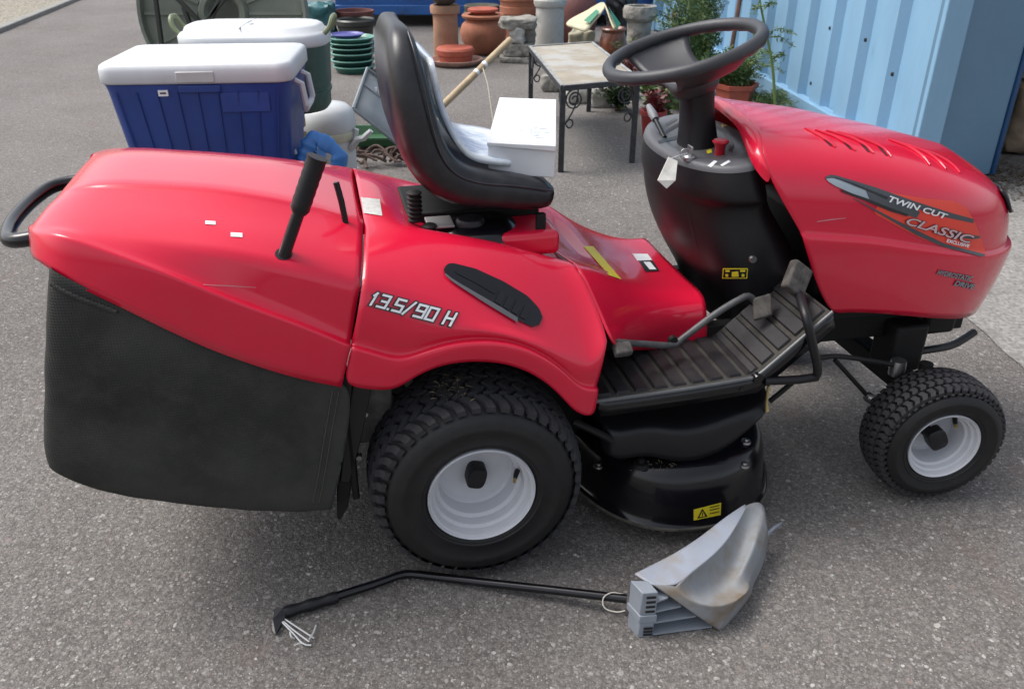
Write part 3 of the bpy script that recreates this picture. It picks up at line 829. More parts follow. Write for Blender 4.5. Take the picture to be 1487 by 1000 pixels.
sticker('rating_plate', [(524, 287), (551, 290), (555, 314), (528, 310)], BT, mk('plate_silver', (0.55, 0.54, 0.52), 0.5, 0.25, 120), body, 0.0012, 5, 5)

# ---------------- collector: red cover, black cloth box, frame, handles
NCV = 12
KR = [
    prow([(60, 381, -.372), (76, 397, -.395), (165, 441, -.418), (300, 505, -.424), (420, 546, -.426), (496, 562, -.418)], NCV),
    prow([(57, 354, -.362), (78, 353, -.390), (200, 397, -.416), (350, 455, -.424), (430, 484, -.426), (506, 516, -.424)], NCV),
    prow([(57, 339, -.354), (82, 339, -.384), (205, 383, -.412), (352, 442, -.421), (432, 471, -.424), (510, 503, -.422)], NCV),
    prow([(60, 324, -.325), (95, 330, -.352), (250, 353, -.372), (330, 365, -.385), (410, 382, -.394), (523, 412, -.402)], NCV),
    prow([(70, 303, -.275), (110, 307, -.296), (250, 320, -.318), (330, 331, -.330), (405, 346, -.340), (526, 371, -.345)], NCV),
    prow([(78, 290, -.235), (120, 289, -.252), (255, 299, -.268), (335, 311, -.280), (410, 323, -.288), (527, 343, -.288)], NCV),
    prow([(86, 281, -.200), (128, 273, -.212), (285, 279, -.225), (350, 287, -.234), (425, 300, -.240), (528, 325, -.235)], NCV),
]
# the ridge along the side is a small upward facing ledge; the flat top is a raised field
KR.insert(3, [p + Vector((0, 0.015, 0.003)) for p in KR[2]])
up = [min(1.0, i / 2) * min(1.0, (NCV - 1 - i) / 2) for i in range(NCV)]
KR.append([Vector((p.x, p.y + 0.010, p.z + 0.007 * u)) for p, u in zip(KR[7], up)])
c6 = KR[8]
KR.append([Vector((p.x, -0.07, p.z)) for p in c6])
KR.append([Vector((p.x, 0.0, p.z)) for p in c6])
# wrap the rear end down and round
def wrap(r, dx, sy, dz):
    p = r[0]
    return Vector((p.x + dx, p.y * sy, p.z + dz))
wr = []
for i, r in enumerate(KR):
    k = min(i, 8)
    wr.append([Vector((r[0].x - 0.038, r[0].y * 0.80, r[0].z - (0.01, 0.012, 0.012, 0.014, 0.024, 0.034, 0.042, 0.050, 0.052)[k])),
               Vector((r[0].x - 0.020, r[0].y * 0.93, r[0].z - (0.002, 0.003, 0.003, 0.004, 0.007, 0.012, 0.016, 0.020, 0.020)[k]))] + r)
cover = fix_out(panel('collector_cover', wr, RED, mower, sub=2, crease_rows=((0, 0.6), (2, 0.9), (3, 0.9), (4, 0.6), (7, 0.7), (8, 0.7)), crease_cols=((NCV + 1, 0.8),), line=SKY_LINE), (-0.5, 0, 0.6))
# close the rear end under the lip
e0 = [r[0] for r in keep_below(mirror_rows(wr), SKY_LINE)]
obj('cover_rear', e0, [tuple(range(len(e0)))], RED, cover)
VT = bvh(cover)
def ridge(name, pts, tree, parent, r=0.004, n=40):
    P = [lay_on(tree, q.x, q.y, 0.0) for q in crv([Vector((a, b, 0)) for a, b in pts], n)]
    P = [p for p in P if p]
    V, Fc = tube_geo(P, r, 8); return obj(name, V, Fc, RED, parent)
band('scratch', [(295, 413), (330, 414), (372, 417)], [(295, 414.2), (330, 415.4), (372, 417.6)], VT, mk('scratch_pale', (0.60, 0.22, 0.24), 0.6), cover, 0.0008, 10, 1)
for q in ([(298, 321), (313, 322), (313, 327), (298, 326)], [(335, 338), (352, 339), (352, 345), (335, 344)]):
    sticker('white_sticker', q, VT, WHITEP, cover, 0.0012, 3, 2)

BG = [
    prow([(72, 392, -.400), (165, 437, -.415), (300, 500, -.416), (420, 541, -.416), (512, 556, -.408)], 10),
    prow([(70, 470, -.405), (160, 520, -.418), (290, 575, -.424), (400, 605, -.422), (508, 610, -.408)], 10),
    prow([(66, 570, -.405), (155, 610, -.420), (285, 650, -.426), (395, 670, -.424), (500, 668, -.408)], 10),
    prow([(63, 660, -.402), (150, 688, -.415), (280, 712, -.418), (390, 722, -.418), (486, 722, -.404)], 10),
    prow([(72, 690, -.390), (150, 721, -.400), (275, 739, -.402), (390, 747, -.402), (480, 744, -.394)], 10),
]
bot = BG[-1]
BG.append([Vector((p.x * 0.985, -0.30, p.z - 0.01)) for p in bot])
BG.append([Vector((p.x * 0.98, 0.0, p.z - 0.015)) for p in bot])
rnd = random.Random(5)
for r in BG[1:4]:
    for p in r[1:-1]: p.y += rnd.uniform(-0.005, 0.005)
wrb = [[Vector((r[0].x - 0.012, r[0].y * 0.55, r[0].z)), Vector((r[0].x - 0.012, r[0].y * 0.93, r[0].z))] + r for r in BG]
bag = fix_out(panel('collector_bag', wrb, CLOTH, mower, sub=3, crease_rows=((3, 0.2), (4, 0.3)), solid=0.003), (-0.5, 0, 0.4))
e0 = [r[0] for r in mirror_rows(wrb)]
obj('bag_rear', e0, [tuple(range(len(e0)))], CLOTH, bag)
tx = bpy.data.textures.new('cloth_folds', 'CLOUDS'); tx.noise_scale = 0.16; tx.noise_depth = 2
md = bag.modifiers.new('folds', 'DISPLACE'); md.texture = tx; md.strength = 0.011; md.mid_level = 0.5; md.texture_coords = 'LOCAL'
GT = bvh(bag)
for off in (0, 9):
    P = [lay_on(GT, a - off, b, 0.0012) for a, b in ((492, 566), (486, 600), (479, 640), (471, 690), (463, 728))]
    P = [p for p in P if p]
    if len(P) > 2:
        V, Fc = tube_geo(crv(P, 14), 0.0012, 6)
        obj('stitched_seam', V, Fc, mk('seam_thread_%d' % off, (0.06, 0.058, 0.045), 0.9), bag)
V, Fc = tube_geo(crv([lay_on(GT, a, b, 0.002) or PY(a, b, -.41) for a, b in ((76, 412), (110, 430), (170, 452))], 8), 0.004, 8)
obj('bag_hem', V, Fc, CLOTH, bag)
# black frame plate between bag and wheel
def plate(name, pts, y, th, mat, parent=mower):
    P = [PY(a, b, y) for a, b in pts]; n = len(P)
    Q = [p + Vector((0, th, 0)) for p in P]
    return obj(name, P + Q, [tuple(range(n)), tuple(range(2 * n - 1, n - 1, -1))] + [(i, (i + 1) % n, n + (i + 1) % n, n + i) for i in range(n)], mat, parent, bevel=0.002)
plate('collector_frame', [(512, 560), (540, 564), (524, 640), (508, 700), (494, 700), (500, 640)], -.385, 0.02, BLKP)
plate('chute_flap', [(496, 668), (510, 668), (511, 700), (506, 735), (494, 756), (489, 752), (490, 700)], -.375, 0.012, BLKM)
box('rear_plate', -0.262, -0.247, -0.385, 0.385, 0.22, 0.64, BLKM, mower, 0.004)
plate('seam_strip', [(493, 545), (512, 545), (510, 580), (488, 580)], -.405, 0.03, BLKM)
box('transaxle', -0.10, 0.12, -0.20, 0.20, 0.14, 0.34, BLKM, mower, 0.02)
box('mounting_bracket', -0.24, -0.16, -0.30, -0.27, 0.30, 0.50, mk('bracket_steel', (0.12, 0.115, 0.11), 0.6, 0.3, 30, metal=0.6, dust=0.4), mower, 0.004)
tube('rear_axle', [(0, -0.36, 0.236), (0, 0.36, 0.236)], 0.018, BLKM, mower)
for p in ((530, 600), (521, 663), (537, 668)):
    q = PY(p[0], p[1], -.33)
    lathe('bolt', [(0, -0.006), (0.006, -0.006), (0.007, 0.0), (0.007, 0.006)], STEEL, mower, 12, 'y', q)
# rear carrying handle
hz = 0.762
tube('rear_handle', [Vector((-0.735, -0.150, hz)), Vector((-0.79, -0.165, hz - 0.004)), Vector((-0.838, -0.150, hz - 0.010)), Vector((-0.860, -0.08, hz - 0.012)), Vector((-0.866, 0.0, hz - 0.010)), Vector((-0.858, 0.09, hz - 0.006)), Vector((-0.835, 0.155, hz)), Vector((-0.79, 0.175, hz + 0.004)), Vector((-0.735, 0.170, hz + 0.006))], 0.0145, BLKG, mower, 12, 40)
# emptying lever with ribbed grip, coming out of a round hole in the cover
l0, l1 = lay_on(VT, 413, 369, 0.0), PY(461, 228, -0.375)
ld = l1 - l0
lever = tube('emptying_lever', [l0 - ld * 0.15, l0 + ld * 0.5, l0 + ld * 0.62], 0.0110, BLKG, mower, 14)
gp, gr_ = [], []
for i in range(14):
    gp.append(l0 + ld * (0.44 + 0.56 * i / 13)); gr_.append(0.0165 + (0.0008 if i % 2 else 0) - (0.003 if i in (0,) else 0) + (0.001 if i == 13 else 0))
tube('lever_grip', gp, gr_, BLKP, lever, 16)
hn = [lay_on(VT, 412 + 13 * math.cos(t), 369 + 9 * math.sin(t), 0.0012) for t in [2 * math.pi * i / 20 for i in range(20)]]
obj('lever_hole', hn, [tuple(range(20))], BLACKP, cover)
tube('bonnet_rod', [Vector((-0.215, -0.25, 0.70)), Vector((-0.222, -0.245, 0.80)), Vector((-0.23, -0.24, 0.85))], 0.006, BLKG, mower, 10, 8)
# ---------------- seat
SP = [((0.215, 0.768), 0.030, 0.205), ((0.190, 0.778), 0.072, 0.222), ((0.12, 0.790), 0.084, 0.228), ((0.04, 0.800), 0.094, 0.230), ((-0.020, 0.824), 0.106, 0.230), ((-0.056, 0.875), 0.104, 0.226),
      ((-0.072, 0.945), 0.096, 0.222), ((-0.080, 1.015), 0.084, 0.212), ((-0.084, 1.065), 0.070, 0.190), ((-0.084, 1.100), 0.048, 0.150), ((-0.083, 1.110), 0.020, 0.11)]
SP = [(c, th * 0.93, hw) for c, th, hw in SP]
rows = []
for i, ((x, z), th, hw) in enumerate(SP):
    a = Vector((SP[max(i - 1, 0)][0][0], 0, SP[max(i - 1, 0)][0][1])); b = Vector((SP[min(i + 1, len(SP) - 1)][0][0], 0, SP[min(i + 1, len(SP) - 1)][0][1]))
    t = (b - a).normalized(); nrm = Vector((t.z, 0, -t.x))
    if nrm.z < 0 and i < 4: nrm = -nrm
    if i >= 4 and nrm.x < 0: nrm = -nrm
    c = Vector((x, 0, z)); h = th / 2
    dish = 0.022 if 1 < i < 9 else 0.004
    sec = []
    for y, q in ((-1.0, 0.0), (-0.985, 0.62), (-0.90, 1.0), (-0.70, 0.92), (-0.4, 0.92 - dish / h * 0.8), (0, 0.92 - dish / h), (0.4, 0.92 - dish / h * 0.8), (0.70, 0.92), (0.90, 1.0), (0.985, 0.62),
                 (1.0, 0.0), (0.97, -0.6), (0.85, -0.95), (0.5, -1.0), (0, -1.0), (-0.5, -1.0), (-0.85, -0.95), (-0.97, -0.6)):
        sec.append(c + nrm * (h * q) + Vector((0, y * hw, 0)))
    rows.append(sec)
ns = len(rows[0])
seat = obj('seat', [p for r in rows for p in r], grid_faces(len(rows), ns, False, True) + [tuple(range(ns)), tuple((len(rows) - 1) * ns + k for k in range(ns))], VINYL, mower, sub=2)
# piping round the cushion
pp = [r[1] + Vector((0, -0.002, 0)) for r in rows[1:10]]
V, Fc = tube_geo(crv(pp, 40), 0.0020, 8); obj('seat_piping', V, Fc, VINYL, seat)
pp = [Vector((p.x, -p.y, p.z)) for p in pp]
V, Fc = tube_geo(crv(pp, 40), 0.0020, 8); obj('seat_piping', V, Fc, VINYL, seat)
for sx, sy, z0, z1 in ((-0.078, -0.165, 0.735, 0.800), (-0.052, -0.185, 0.670, 0.735)):
    pr = []
    nrb = 7
    for i in range(nrb):
        zz = z0 + (z1 - z0) * i / nrb; dzb = (z1 - z0) / nrb
        pr += [(0.011, zz), (0.0155, zz + dzb * 0.35), (0.0155, zz + dzb * 0.6), (0.011, zz + dzb * 0.95)]
    lathe('spring_boot', [(0, z0)] + pr + [(0, z1)], BLKM, mower, 18, 'z', (sx, sy, 0))
box('seat_bracket', -0.09, 0.20, -0.10, 0.10, 0.705, 0.730, BLKM, mower, 0.004)
box('seat_spring_plate', -0.055, 0.0, -0.185, -0.12, 0.722, 0.728, mk('pale_steel', (0.35, 0.34, 0.34), 0.5, metal=0.7), mower, 0.002)
lathe('fuel_tank', [(0.0, 0.735), (0.06, 0.735), (0.085, 0.725), (0.10, 0.70), (0.105, 0.66)], BLKG, mower, 28, 'z', (0.05, -0.14, -0.012))
lathe('fuel_cap', [(0.0, 0.022), (0.026, 0.022), (0.030, 0.016), (0.030, 0.0)], BLKP, mower, 24, 'z', (0.035, -0.165, 0.712))
box('seat_post', 0.168, 0.188, -0.205, -0.19, 0.66, 0.745, BLKM, mower, 0.003)
V, Fc = box_geo(0.085, 0.215, -0.225, -0.10, 0.66, 0.712)
obj('seat_pan_step', V, Fc, RED, mower, bevel=0.014, seg=3)

# ---------------- wheels
def lug_mesh(name, pts, w, h, R0, th0=0.0, crown=None):
    """a raised bar: pts = (y across the tread, s along it) centre line, width w, height h, on radius R0"""
    V, Fc = [], []
    n = len(pts)
    for i, (y, s) in enumerate(pts):
        r0 = R0 - (crown(y) if crown else 0) - 0.004; r1 = r0 + h + 0.004
        for ds, r in ((-w / 2, r0), (-w / 2 * 0.86, r1), (w / 2 * 0.86, r1), (w / 2, r0)):
            a = (s + ds) / R0
            V.append(Vector((r * math.sin(a), y, r * math.cos(a))))
    for i in range(n - 1):
        for k in range(3): Fc.append((i * 4 + k, i * 4 + k + 1, (i + 1) * 4 + k + 1, (i + 1) * 4 + k))
    Fc += [(0, 1, 2, 3), (4 * n - 1, 4 * n - 2, 4 * n - 3, 4 * n - 4)]
    me = bpy.data.meshes.new(name); me.from_pydata([tuple(v) for v in V], [], Fc)
    bm = bmesh.new(); bm.from_mesh(me); bmesh.ops.recalc_face_normals(bm, faces=bm.faces); bm.to_mesh(me); bm.free()
    me.materials.append(LUG)
    return me

def wheel(name, pos, Rt, width, Rr, yaw, side, lugs, detail, label=None):
    """side -1: outer face towards -y. The wheel disc carries tyre, cap, valve and tread."""
    hw = width / 2
    s = side
    # wheel disc: rolled lip, well in two steps, deep dish
    prof = [(0.0, hw - 0.088), (0.036, hw - 0.088), (0.050, hw - 0.086), (Rr * 0.66, hw - 0.085), (Rr * 0.705, hw - 0.080), (Rr * 0.725, hw - 0.062), (Rr * 0.745, hw - 0.050), (Rr * 0.79, hw - 0.048),
            (Rr * 0.815, hw - 0.046), (Rr * 0.83, hw - 0.032), (Rr * 0.84, hw - 0.026), (Rr * 0.88, hw - 0.024), (Rr * 0.90, hw - 0.022), (Rr * 0.915, hw - 0.010), (Rr * 0.93, hw - 0.004), (Rr * 0.955, hw - 0.003), (Rr * 0.965, hw + 0.000), (Rr * 0.985, hw + 0.004), (Rr * 1.0, hw + 0.001), (Rr * 1.0, hw - 0.008), (Rr * 0.97, hw - 0.02), (Rr * 0.97, -hw + 0.01)]
    k = 1.0 if Rr > 0.1 else 0.58
    prof = [(r, hw + (h - hw) * k if h > 0 else h) for r, h in prof]
    o = lathe(name, [(r, h * s) for r, h in prof], RIM, mower, 64, 'y', sharp=28, caps=False)
    o.location = pos; o.rotation_euler = (0, 0, yaw)
    cr = lambda y: 0.017 * (abs(y) / hw) ** 3
    tp = []
    for r, y in ((Rr * 0.985, hw - 0.010), (Rr * 1.03, hw - 0.001), (Rr * 1.08, hw + 0.003), (Rr * 1.10, hw + 0.0025), (Rr * 1.115, hw + 0.005), (Rr * 1.135, hw + 0.0055), (Rr * 1.15, hw + 0.004),
                 (Rr + (Rt - Rr) * 0.38, hw + 0.008), (Rr + (Rt - Rr) * 0.44, hw + 0.0105), (Rr + (Rt - Rr) * 0.47, hw + 0.0095), (Rr + (Rt - Rr) * 0.56, hw + 0.007), (Rr + (Rt - Rr) * 0.66, hw + 0.001), (Rt - 0.033, hw - 0.008), (Rt - 0.022, hw - 0.020), (Rt - 0.015, hw - 0.040), (Rt - 0.012, hw * 0.35), (Rt - 0.011, 0.0)):
        tp.append((r, y * s))
    tp = tp + [(r, -y) for r, y in tp[-2::-1]]
    ty = lathe('tyre', tp, RUB, o, 72, 'y', sharp=60, caps=False)
    # cap with two flats
    cap = []; cs = 1.1 if k == 1 else 1.2
    for h, f in ((hw - 0.088, 1.0), (hw - 0.060, 1.0), (hw - 0.056, 0.9), (hw - 0.056, 0.0)):
        h = hw + (h - hw) * k + (0.008 if k < 1 and h > hw - 0.08 else 0.0)
        cap.append([Vector((f * cs * 0.019 * math.copysign(abs(math.cos(t)) ** 0.6, math.cos(t)), h * s, f * cs * 0.024 * math.copysign(abs(math.sin(t)) ** 0.7, math.sin(t)))) for t in [2 * math.pi * i / 24 for i in range(24)]])
    cp = obj('hub_cap', [p for r in cap for p in r], grid_faces(4, 24, False, True), BLKP, o, merge=1e-5)
    cp.rotation_euler = (0, 0.25 if k == 1 else -0.5, 0)
    va = math.radians(12) if k == 1 else math.radians(68)
    vr = Rr * 0.76
    vb = Vector((vr * math.cos(va), s * (hw - 0.045 * k), vr * math.sin(va)))
    tube('valve_stem', [vb, vb + Vector((-0.006, s * 0.012, -0.002)), vb + Vector((-0.010, s * 0.022, -0.004))], [0.006, 0.0055, 0.004], BLKP, o, 10)
    tube('valve_cap', [vb + Vector((-0.010, s * 0.022, -0.004)), vb + Vector((-0.013, s * 0.030, -0.006))], 0.0035, mk(name + '_brass', (0.55, 0.42, 0.15), 0.35, metal=1.0), o, 8)
    if lugs == 'wave':
        N = 44; p = 2 * math.pi * (Rt - 0.010) / N
        W = hw - 0.010
        big = lug_mesh('tread_lug', [(-W * 0.64, -0.010), (-W * 0.46, 0.009), (-W * 0.24, -0.008), (-W * 0.05, 0.010)], p * 0.62, 0.008, Rt - 0.009, crown=cr)
        big2 = lug_mesh('tread_lug', [(W * 0.64, -0.010), (W * 0.46, 0.009), (W * 0.24, -0.008), (W * 0.05, 0.010)], p * 0.62, 0.008, Rt - 0.009, crown=cr)
        sh = lug_mesh('tread_lug', [(-W * 1.09, 0.014), (-W * 1.02, 0.013), (-W * 0.90, 0.008), (-W * 0.70, -0.007)], p * 0.64, 0.007, Rt - 0.0095, crown=cr)
        sh2 = lug_mesh('tread_lug', [(W * 1.09, 0.014), (W * 1.02, 0.013), (W * 0.90, 0.008), (W * 0.70, -0.007)], p * 0.64, 0.007, Rt - 0.0095, crown=cr)
        sets = [(big, 0), (big2, 0.5), (sh, 0.3), (sh2, 0.8)]
    else:
        N = 50; p = 2 * math.pi * (Rt - 0.008) / N
        W = hw - 0.004
        sets = []
        for j in range(5):
            y0 = -W * 0.80 + j * W * 0.40
            sets.append((lug_mesh('tread_lug', [(y0 - W * 0.165, -0.003), (y0, 0.002), (y0 + W * 0.165, -0.003)], p * 0.74, 0.0055, Rt - 0.0065, crown=cr), 0.5 * (j % 2)))
        sets.append((lug_mesh('tread_lug', [(-W * 1.03, 0), (-W * 0.99, 0)], p * 0.5, 0.006, Rt - 0.013, crown=cr), 0.25))
    if detail:
        cnt = 0
        for me, ph in sets:
            for i in range(N):
                t = link('tread_lug', me, None, o)
                t.rotation_euler = (0, 2 * math.pi * (i + ph) / N, 0)
    else:
        parts = []
        for me, ph in sets:
            for i in range(N):
                M = Matrix.Rotation(2 * math.pi * (i + ph) / N, 4, 'Y')
                parts.append(([M @ v.co for v in me.vertices], [tuple(q.vertices) for q in me.polygons]))
        V, Fc = join(parts)
        t = obj('tread', V, Fc, LUG, o, smooth=False); t['kind'] = 'stuff'
    return o
RW, FW = 0.190, 0.122
wheel('rear_wheel', (0.0, -0.44 + RW / 2, 0.230), 0.230, RW, 0.1135, 0.0, -1, 'wave', True)
wheel('rear_wheel', (0.0, 0.44 - RW / 2, 0.230), 0.230, RW, 0.1135, 0.0, 1, 'wave', False)
fy = -R(7.2)
wheel('front_wheel', (1.124 - FW / 2 * math.sin(fy) * -1 * -1, -0.419 + FW / 2, 0.166), 0.166, FW, 0.0885, fy, -1, 'block', True)
wheel('front_wheel', (1.124, 0.419 - FW / 2, 0.166), 0.166, FW, 0.0885, fy, 1, 'block', False)

# ---------------- footboard
def fb_pt(s, y):                            # s along the board; bends up at the front
    if s < 0.355: return Vector((0.245 + s, y, 0.405 + 0.012 * (s / 0.355) ** 2))
    q = s - 0.355
    return Vector((0.600 + q * 0.74, y, 0.417 + q * 0.67))
FBL = 0.562
rows = []
for y in (-0.412, -0.405, -0.30, -0.215):
    rows.append([fb_pt(FBL * i / 24, y) for i in range(25)])
fboard = obj('footboard', [p for r in rows for p in r], grid_faces(4, 25), GROOVE, mower, solid=0.006)
rows = []
for dz in (0.004, -0.034):
    rows.append([fb_pt(FBL * i / 24, -0.414) + Vector((0.012 * (dz < 0), 0, dz)) for i in range(25)])
obj('footboard_skirt', [p for r in rows for p in r], grid_faces(2, 25), BLKG, fboard, solid=0.004)
V, Fc = tube_geo([fb_pt(FBL * i / 24, -0.413) + Vector((0, 0, 0.004)) for i in range(25)], 0.0042, 8)
obj('footboard_edge', V, Fc, mk('edge_grey', (0.075, 0.08, 0.085), 0.4, 0.1, dust=0.3, dustcol=(0.16, 0.16, 0.15)), fboard)
# rubber mat of ribs, each a strip across the board
k = 0; s = 0.004
while s < FBL - 0.03:
    w = 0.040 if s < 0.33 else 0.044
    V = []
    for ss in (s + 0.001, s + 0.006, s + w * 0.5, s + w - 0.009, s + w - 0.003):
        up = 0.0 if ss in (s + 0.001, s + w - 0.003) else 0.0085
        lo, hi = fb_pt(ss, -0.398), fb_pt(ss, -0.225)
        nrm = Vector((0, 0, 1)) if ss < 0.355 else Vector((-0.67, 0, 0.74))
        for y, f in ((-0.402, 0.0), (-0.399, 1.0), (-0.30, 1.0), (-0.222, 1.0)):
            V.append(fb_pt(ss, y) + nrm * (0.0035 + up * f))
    obj('mat_rib', V, grid_faces(5, 4), MATR, fboard, sharp=30)
    s += w + 0.0015; k += 1
# far footboard
rows = [[fb_pt(0.36 * i / 10, y) for i in range(11)] for y in (0.215, 0.30, 0.412)]
obj('footboard', [p for r in rows for p in r], grid_faces(3, 11), BLKP, mower, solid=0.006)

# ---------------- pedals
def pedal_pad(name, c, ux, uy, w, h, th, mat, parent):
    ux, uy = Vector(ux).normalized(), Vector(uy).normalized(); n = ux.cross(uy)
    V, Fc = box_geo(-w / 2, w / 2, -h / 2, h / 2, -th / 2, th / 2)
    V = [c + ux * v.x + uy * v.y + n * v.z for v in V]
    return obj(name, V, Fc, mat, parent, bevel=0.005, seg=3)
pth = [PY(897, 497, -0.375), PY(930, 499, -0.335), PY(975, 501, -0.305), PY(990, 492, -0.30), PY(1040, 455, -0.29), PY(1075, 434, -0.285), PY(1088, 430, -0.282), PY(1100, 442, -0.282)]
drive = tube('drive_pedal', [pth[0]] + crv(pth[1:], 30), 0.0075, mk('worn_black_steel', (0.06, 0.062, 0.065), 0.45, 0.2, 30, dust=0.4, dustcol=(0.15, 0.145, 0.14)), mower, 10)
pedal_pad('pedal_pad', PY(1107, 446, -0.30), (1, -0.25, 0.35), (0.1, 0.6, 0.9), 0.042, 0.050, 0.018, PEDR, drive)
pedal_pad('heel_pad', PY(904, 507, -0.385), (1, 0.3, -0.15), (0, 0.9, 0.45), 0.042, 0.030, 0.018, PEDR, drive)
lathe('pedal_bolt', [(0, -0.006), (0.010, -0.006), (0.011, 0.004)], BLKM, drive, 14, 'y', PY(977, 494, -0.30))
bpth = [PY(1160, 425, -0.345), PY(1166, 445, -0.395), PY(1172, 466, -0.428), PY(1180, 500, -0.434), PY(1187, 533, -0.432), PY(1186, 547, -0.425), PY(1160, 551, -0.418), PY(1110, 553, -0.412)]
brake = tube('brake_pedal', crv(bpth[:6], 18) + crv(bpth[6:], 3), 0.0095, BLKP, mower, 10)
pedal_pad('pedal_pad', PY(1157, 405, -0.33), (1, -0.15, -0.75), (0.55, 0.5, 0.75), 0.052, 0.066, 0.024, PEDR, brake)
tube('brake_rod', crv([PY(1185, 520, -0.38), PY(1215, 517, -0.34), PY(1260, 523, -0.30), PY(1300, 530, -0.27)], 12), 0.006, BLKM, mower, 8)
tube('steering_drag_link', [PY(1212, 522, -0.25), PY(1262, 577, -0.28)], 0.0055, BLKM, mower, 8)
pj = PY(1262, 577, -0.28)
lathe('ball_joint', [(0, -0.016), (0.009, -0.016), (0.013, -0.006), (0.013, 0.006), (0.008, 0.016), (0, 0.016)], STEEL, mower, 16, 'y', pj)
tube('height_link', [PY(1116, 560, -0.38), PY(1113, 585, -0.38), PY(1114, 597, -0.385)], [0.0035, 0.003, 0.005], mk('brass_steel', (0.45, 0.36, 0.15), 0.4, metal=0.8), mower, 8)
tube('deck_strut', [PY(1150, 556, -0.34), PY(1117, 583, -0.34)], 0.006, BLKM, mower, 8)
lathe('bolt', [(0, -0.006), (0.010, -0.006), (0.012, 0.0), (0.012, 0.008)], BLKG, mower, 14, 'y', PY(1100, 549, -0.415))
lathe('bolt', [(0, -0.004), (0.006, -0.004), (0.007, 0.004)], BLKG, mower, 14, 'y', PY(1077, 564, -0.412))

# ---------------- cutting deck and belt cover
def deck_ring(cx, a, b, z, n=48, p=2.5, cy=0.0):
    return [Vector((cx + a * math.copysign(abs(math.cos(t)) ** (2 / p), math.cos(t)), cy + b * math.copysign(abs(math.sin(t)) ** (2 / p), math.sin(t)), z)) for t in [2 * math.pi * k / n for k in range(n)]]
DR = [deck_ring(0.517, 0.262, 0.428, 0.075), deck_ring(0.517, 0.270, 0.436, 0.050), deck_ring(0.517, 0.276, 0.442, 0.048), deck_ring(0.517, 0.276, 0.442, 0.054), deck_ring(0.517, 0.262, 0.430, 0.060),
      deck_ring(0.517, 0.258, 0.426, 0.115), deck_ring(0.517, 0.252, 0.418, 0.160), deck_ring(0.517, 0.238, 0.402, 0.188), deck_ring(0.517, 0.205, 0.366, 0.198), deck_ring(0.517, 0.175, 0.335, 0.190), deck_ring(0.517, 0.150, 0.310, 0.190), deck_ring(0.517, 0.05, 0.12, 0.192)]
deck = obj('cutting_deck', [p for r in DR for p in r], grid_faces(len(DR), 48, False, True) + [tuple((len(DR) - 1) * 48 + k for k in range(48))], BLKG, mower, sub=2)
DT = bvh(deck)
V, Fc = tube_geo(deck_ring(0.517, 0.274, 0.440, 0.051, 72) + [deck_ring(0.517, 0.274, 0.440, 0.051, 72)[0]], 0.0042, 6, caps=False)
obj('deck_rim', V, Fc, mk('grass_stained_rim', (0.055, 0.052, 0.042), 0.8, 0.6, 18, dust=0.6, dustcol=(0.16, 0.145, 0.115)), deck)
for q, m, of in (([(1007, 739), (1047, 729), (1046, 747), (1007, 755)], YELP, 0.0012),):
    dl = sticker('warning_label', q, DT, m, deck, of, 6, 3)
sticker('warning_symbol', [(1019, 738), (1020, 738), (1027, 749), (1012, 752)], DT, BLACKP, deck, 0.0018, 3, 3)
sticker('warning_symbol', [(1019.3, 741), (1019.7, 741), (1023.5, 748), (1015, 749.7)], DT, YELP, deck, 0.0024, 3, 3)
sticker('warning_symbol', [(1018.6, 743), (1020, 742.8), (1019.8, 748), (1018.8, 748)], DT, BLACKP, deck, 0.0030, 2, 3)
for y0 in (735, 739, 744):
    sticker('warning_text', [(1030, y0 + 0.3), (1044, y0 - 3), (1044, y0 - 1.8), (1030, y0 + 1.6)], DT, BLACKP, deck, 0.0018, 4, 1)
for p in ((869, 677), (1081, 676), (1083, 642), (930, 676)):
    q = lay_on(DT, p[0], p[1], 0.0)
    if q: lathe('deck_bolt', [(0.0, 0.010), (0.005, 0.010), (0.006, 0.006), (0.011, 0.005), (0.012, 0.0)] if p[0] != 930 else [(0, 0.022), (0.007, 0.022), (0.008, 0.012), (0.016, 0.010), (0.020, 0.0)], STEEL if p[0] != 930 else BLKM, deck, 14, 'z', q)
# belt cover: wavy lower edge towards the near side
cvb = [PY(a, b, -0.385) for a, b in ((886, 664), (905, 667), (930, 661), (950, 663), (975, 669), (1005, 670), (1035, 661), (1062, 644), (1085, 625), (1100, 612), (1116, 596))]
cvm = [PY(a, b, y) for a, b, y in ((887, 640, -.386), (907, 640, -.386), (932, 634, -.386), (952, 634, -.386), (977, 640, -.386), (1007, 640, -.386), (1037, 631, -.386), (1064, 616, -.383), (1086, 602, -.38), (1101, 594, -.375), (1117, 584, -.37))]
cvt = [PY(a, b, y) for a, b, y in ((888, 626, -.378), (908, 625, -.378), (932, 620, -.378), (953, 619, -.378), (978, 624, -.378), (1008, 623, -.378), (1038, 614, -.376), (1064, 602, -.372), (1086, 592, -.365), (1101, 584, -.36), (1116, 576, -.355))]
cvi = [Vector((p.x, -0.28, p.z + 0.016)) for p in cvt]
cvc = [Vector((p.x, 0.0, p.z + 0.018)) for p in cvt]
cvrows = [[Vector((r[0].x - 0.012, r[0].y * 0.9, r[0].z))] + r + [Vector((r[-1].x + 0.012, r[-1].y * 0.9, r[-1].z))] for r in (cvb, cvm, cvt, cvi, cvc)]
fix_out(panel('belt_cover', cvrows, BLKP, mower, sub=2, solid=0.004, crease_rows=((0, 0.6), (1, 0.0), (2, 0.35)), merge=1e-5), (0.5, 0, 0.1))
box('discharge_chute', 0.16, 0.30, -0.18, 0.18, 0.16, 0.36, BLKM, mower, 0.02)
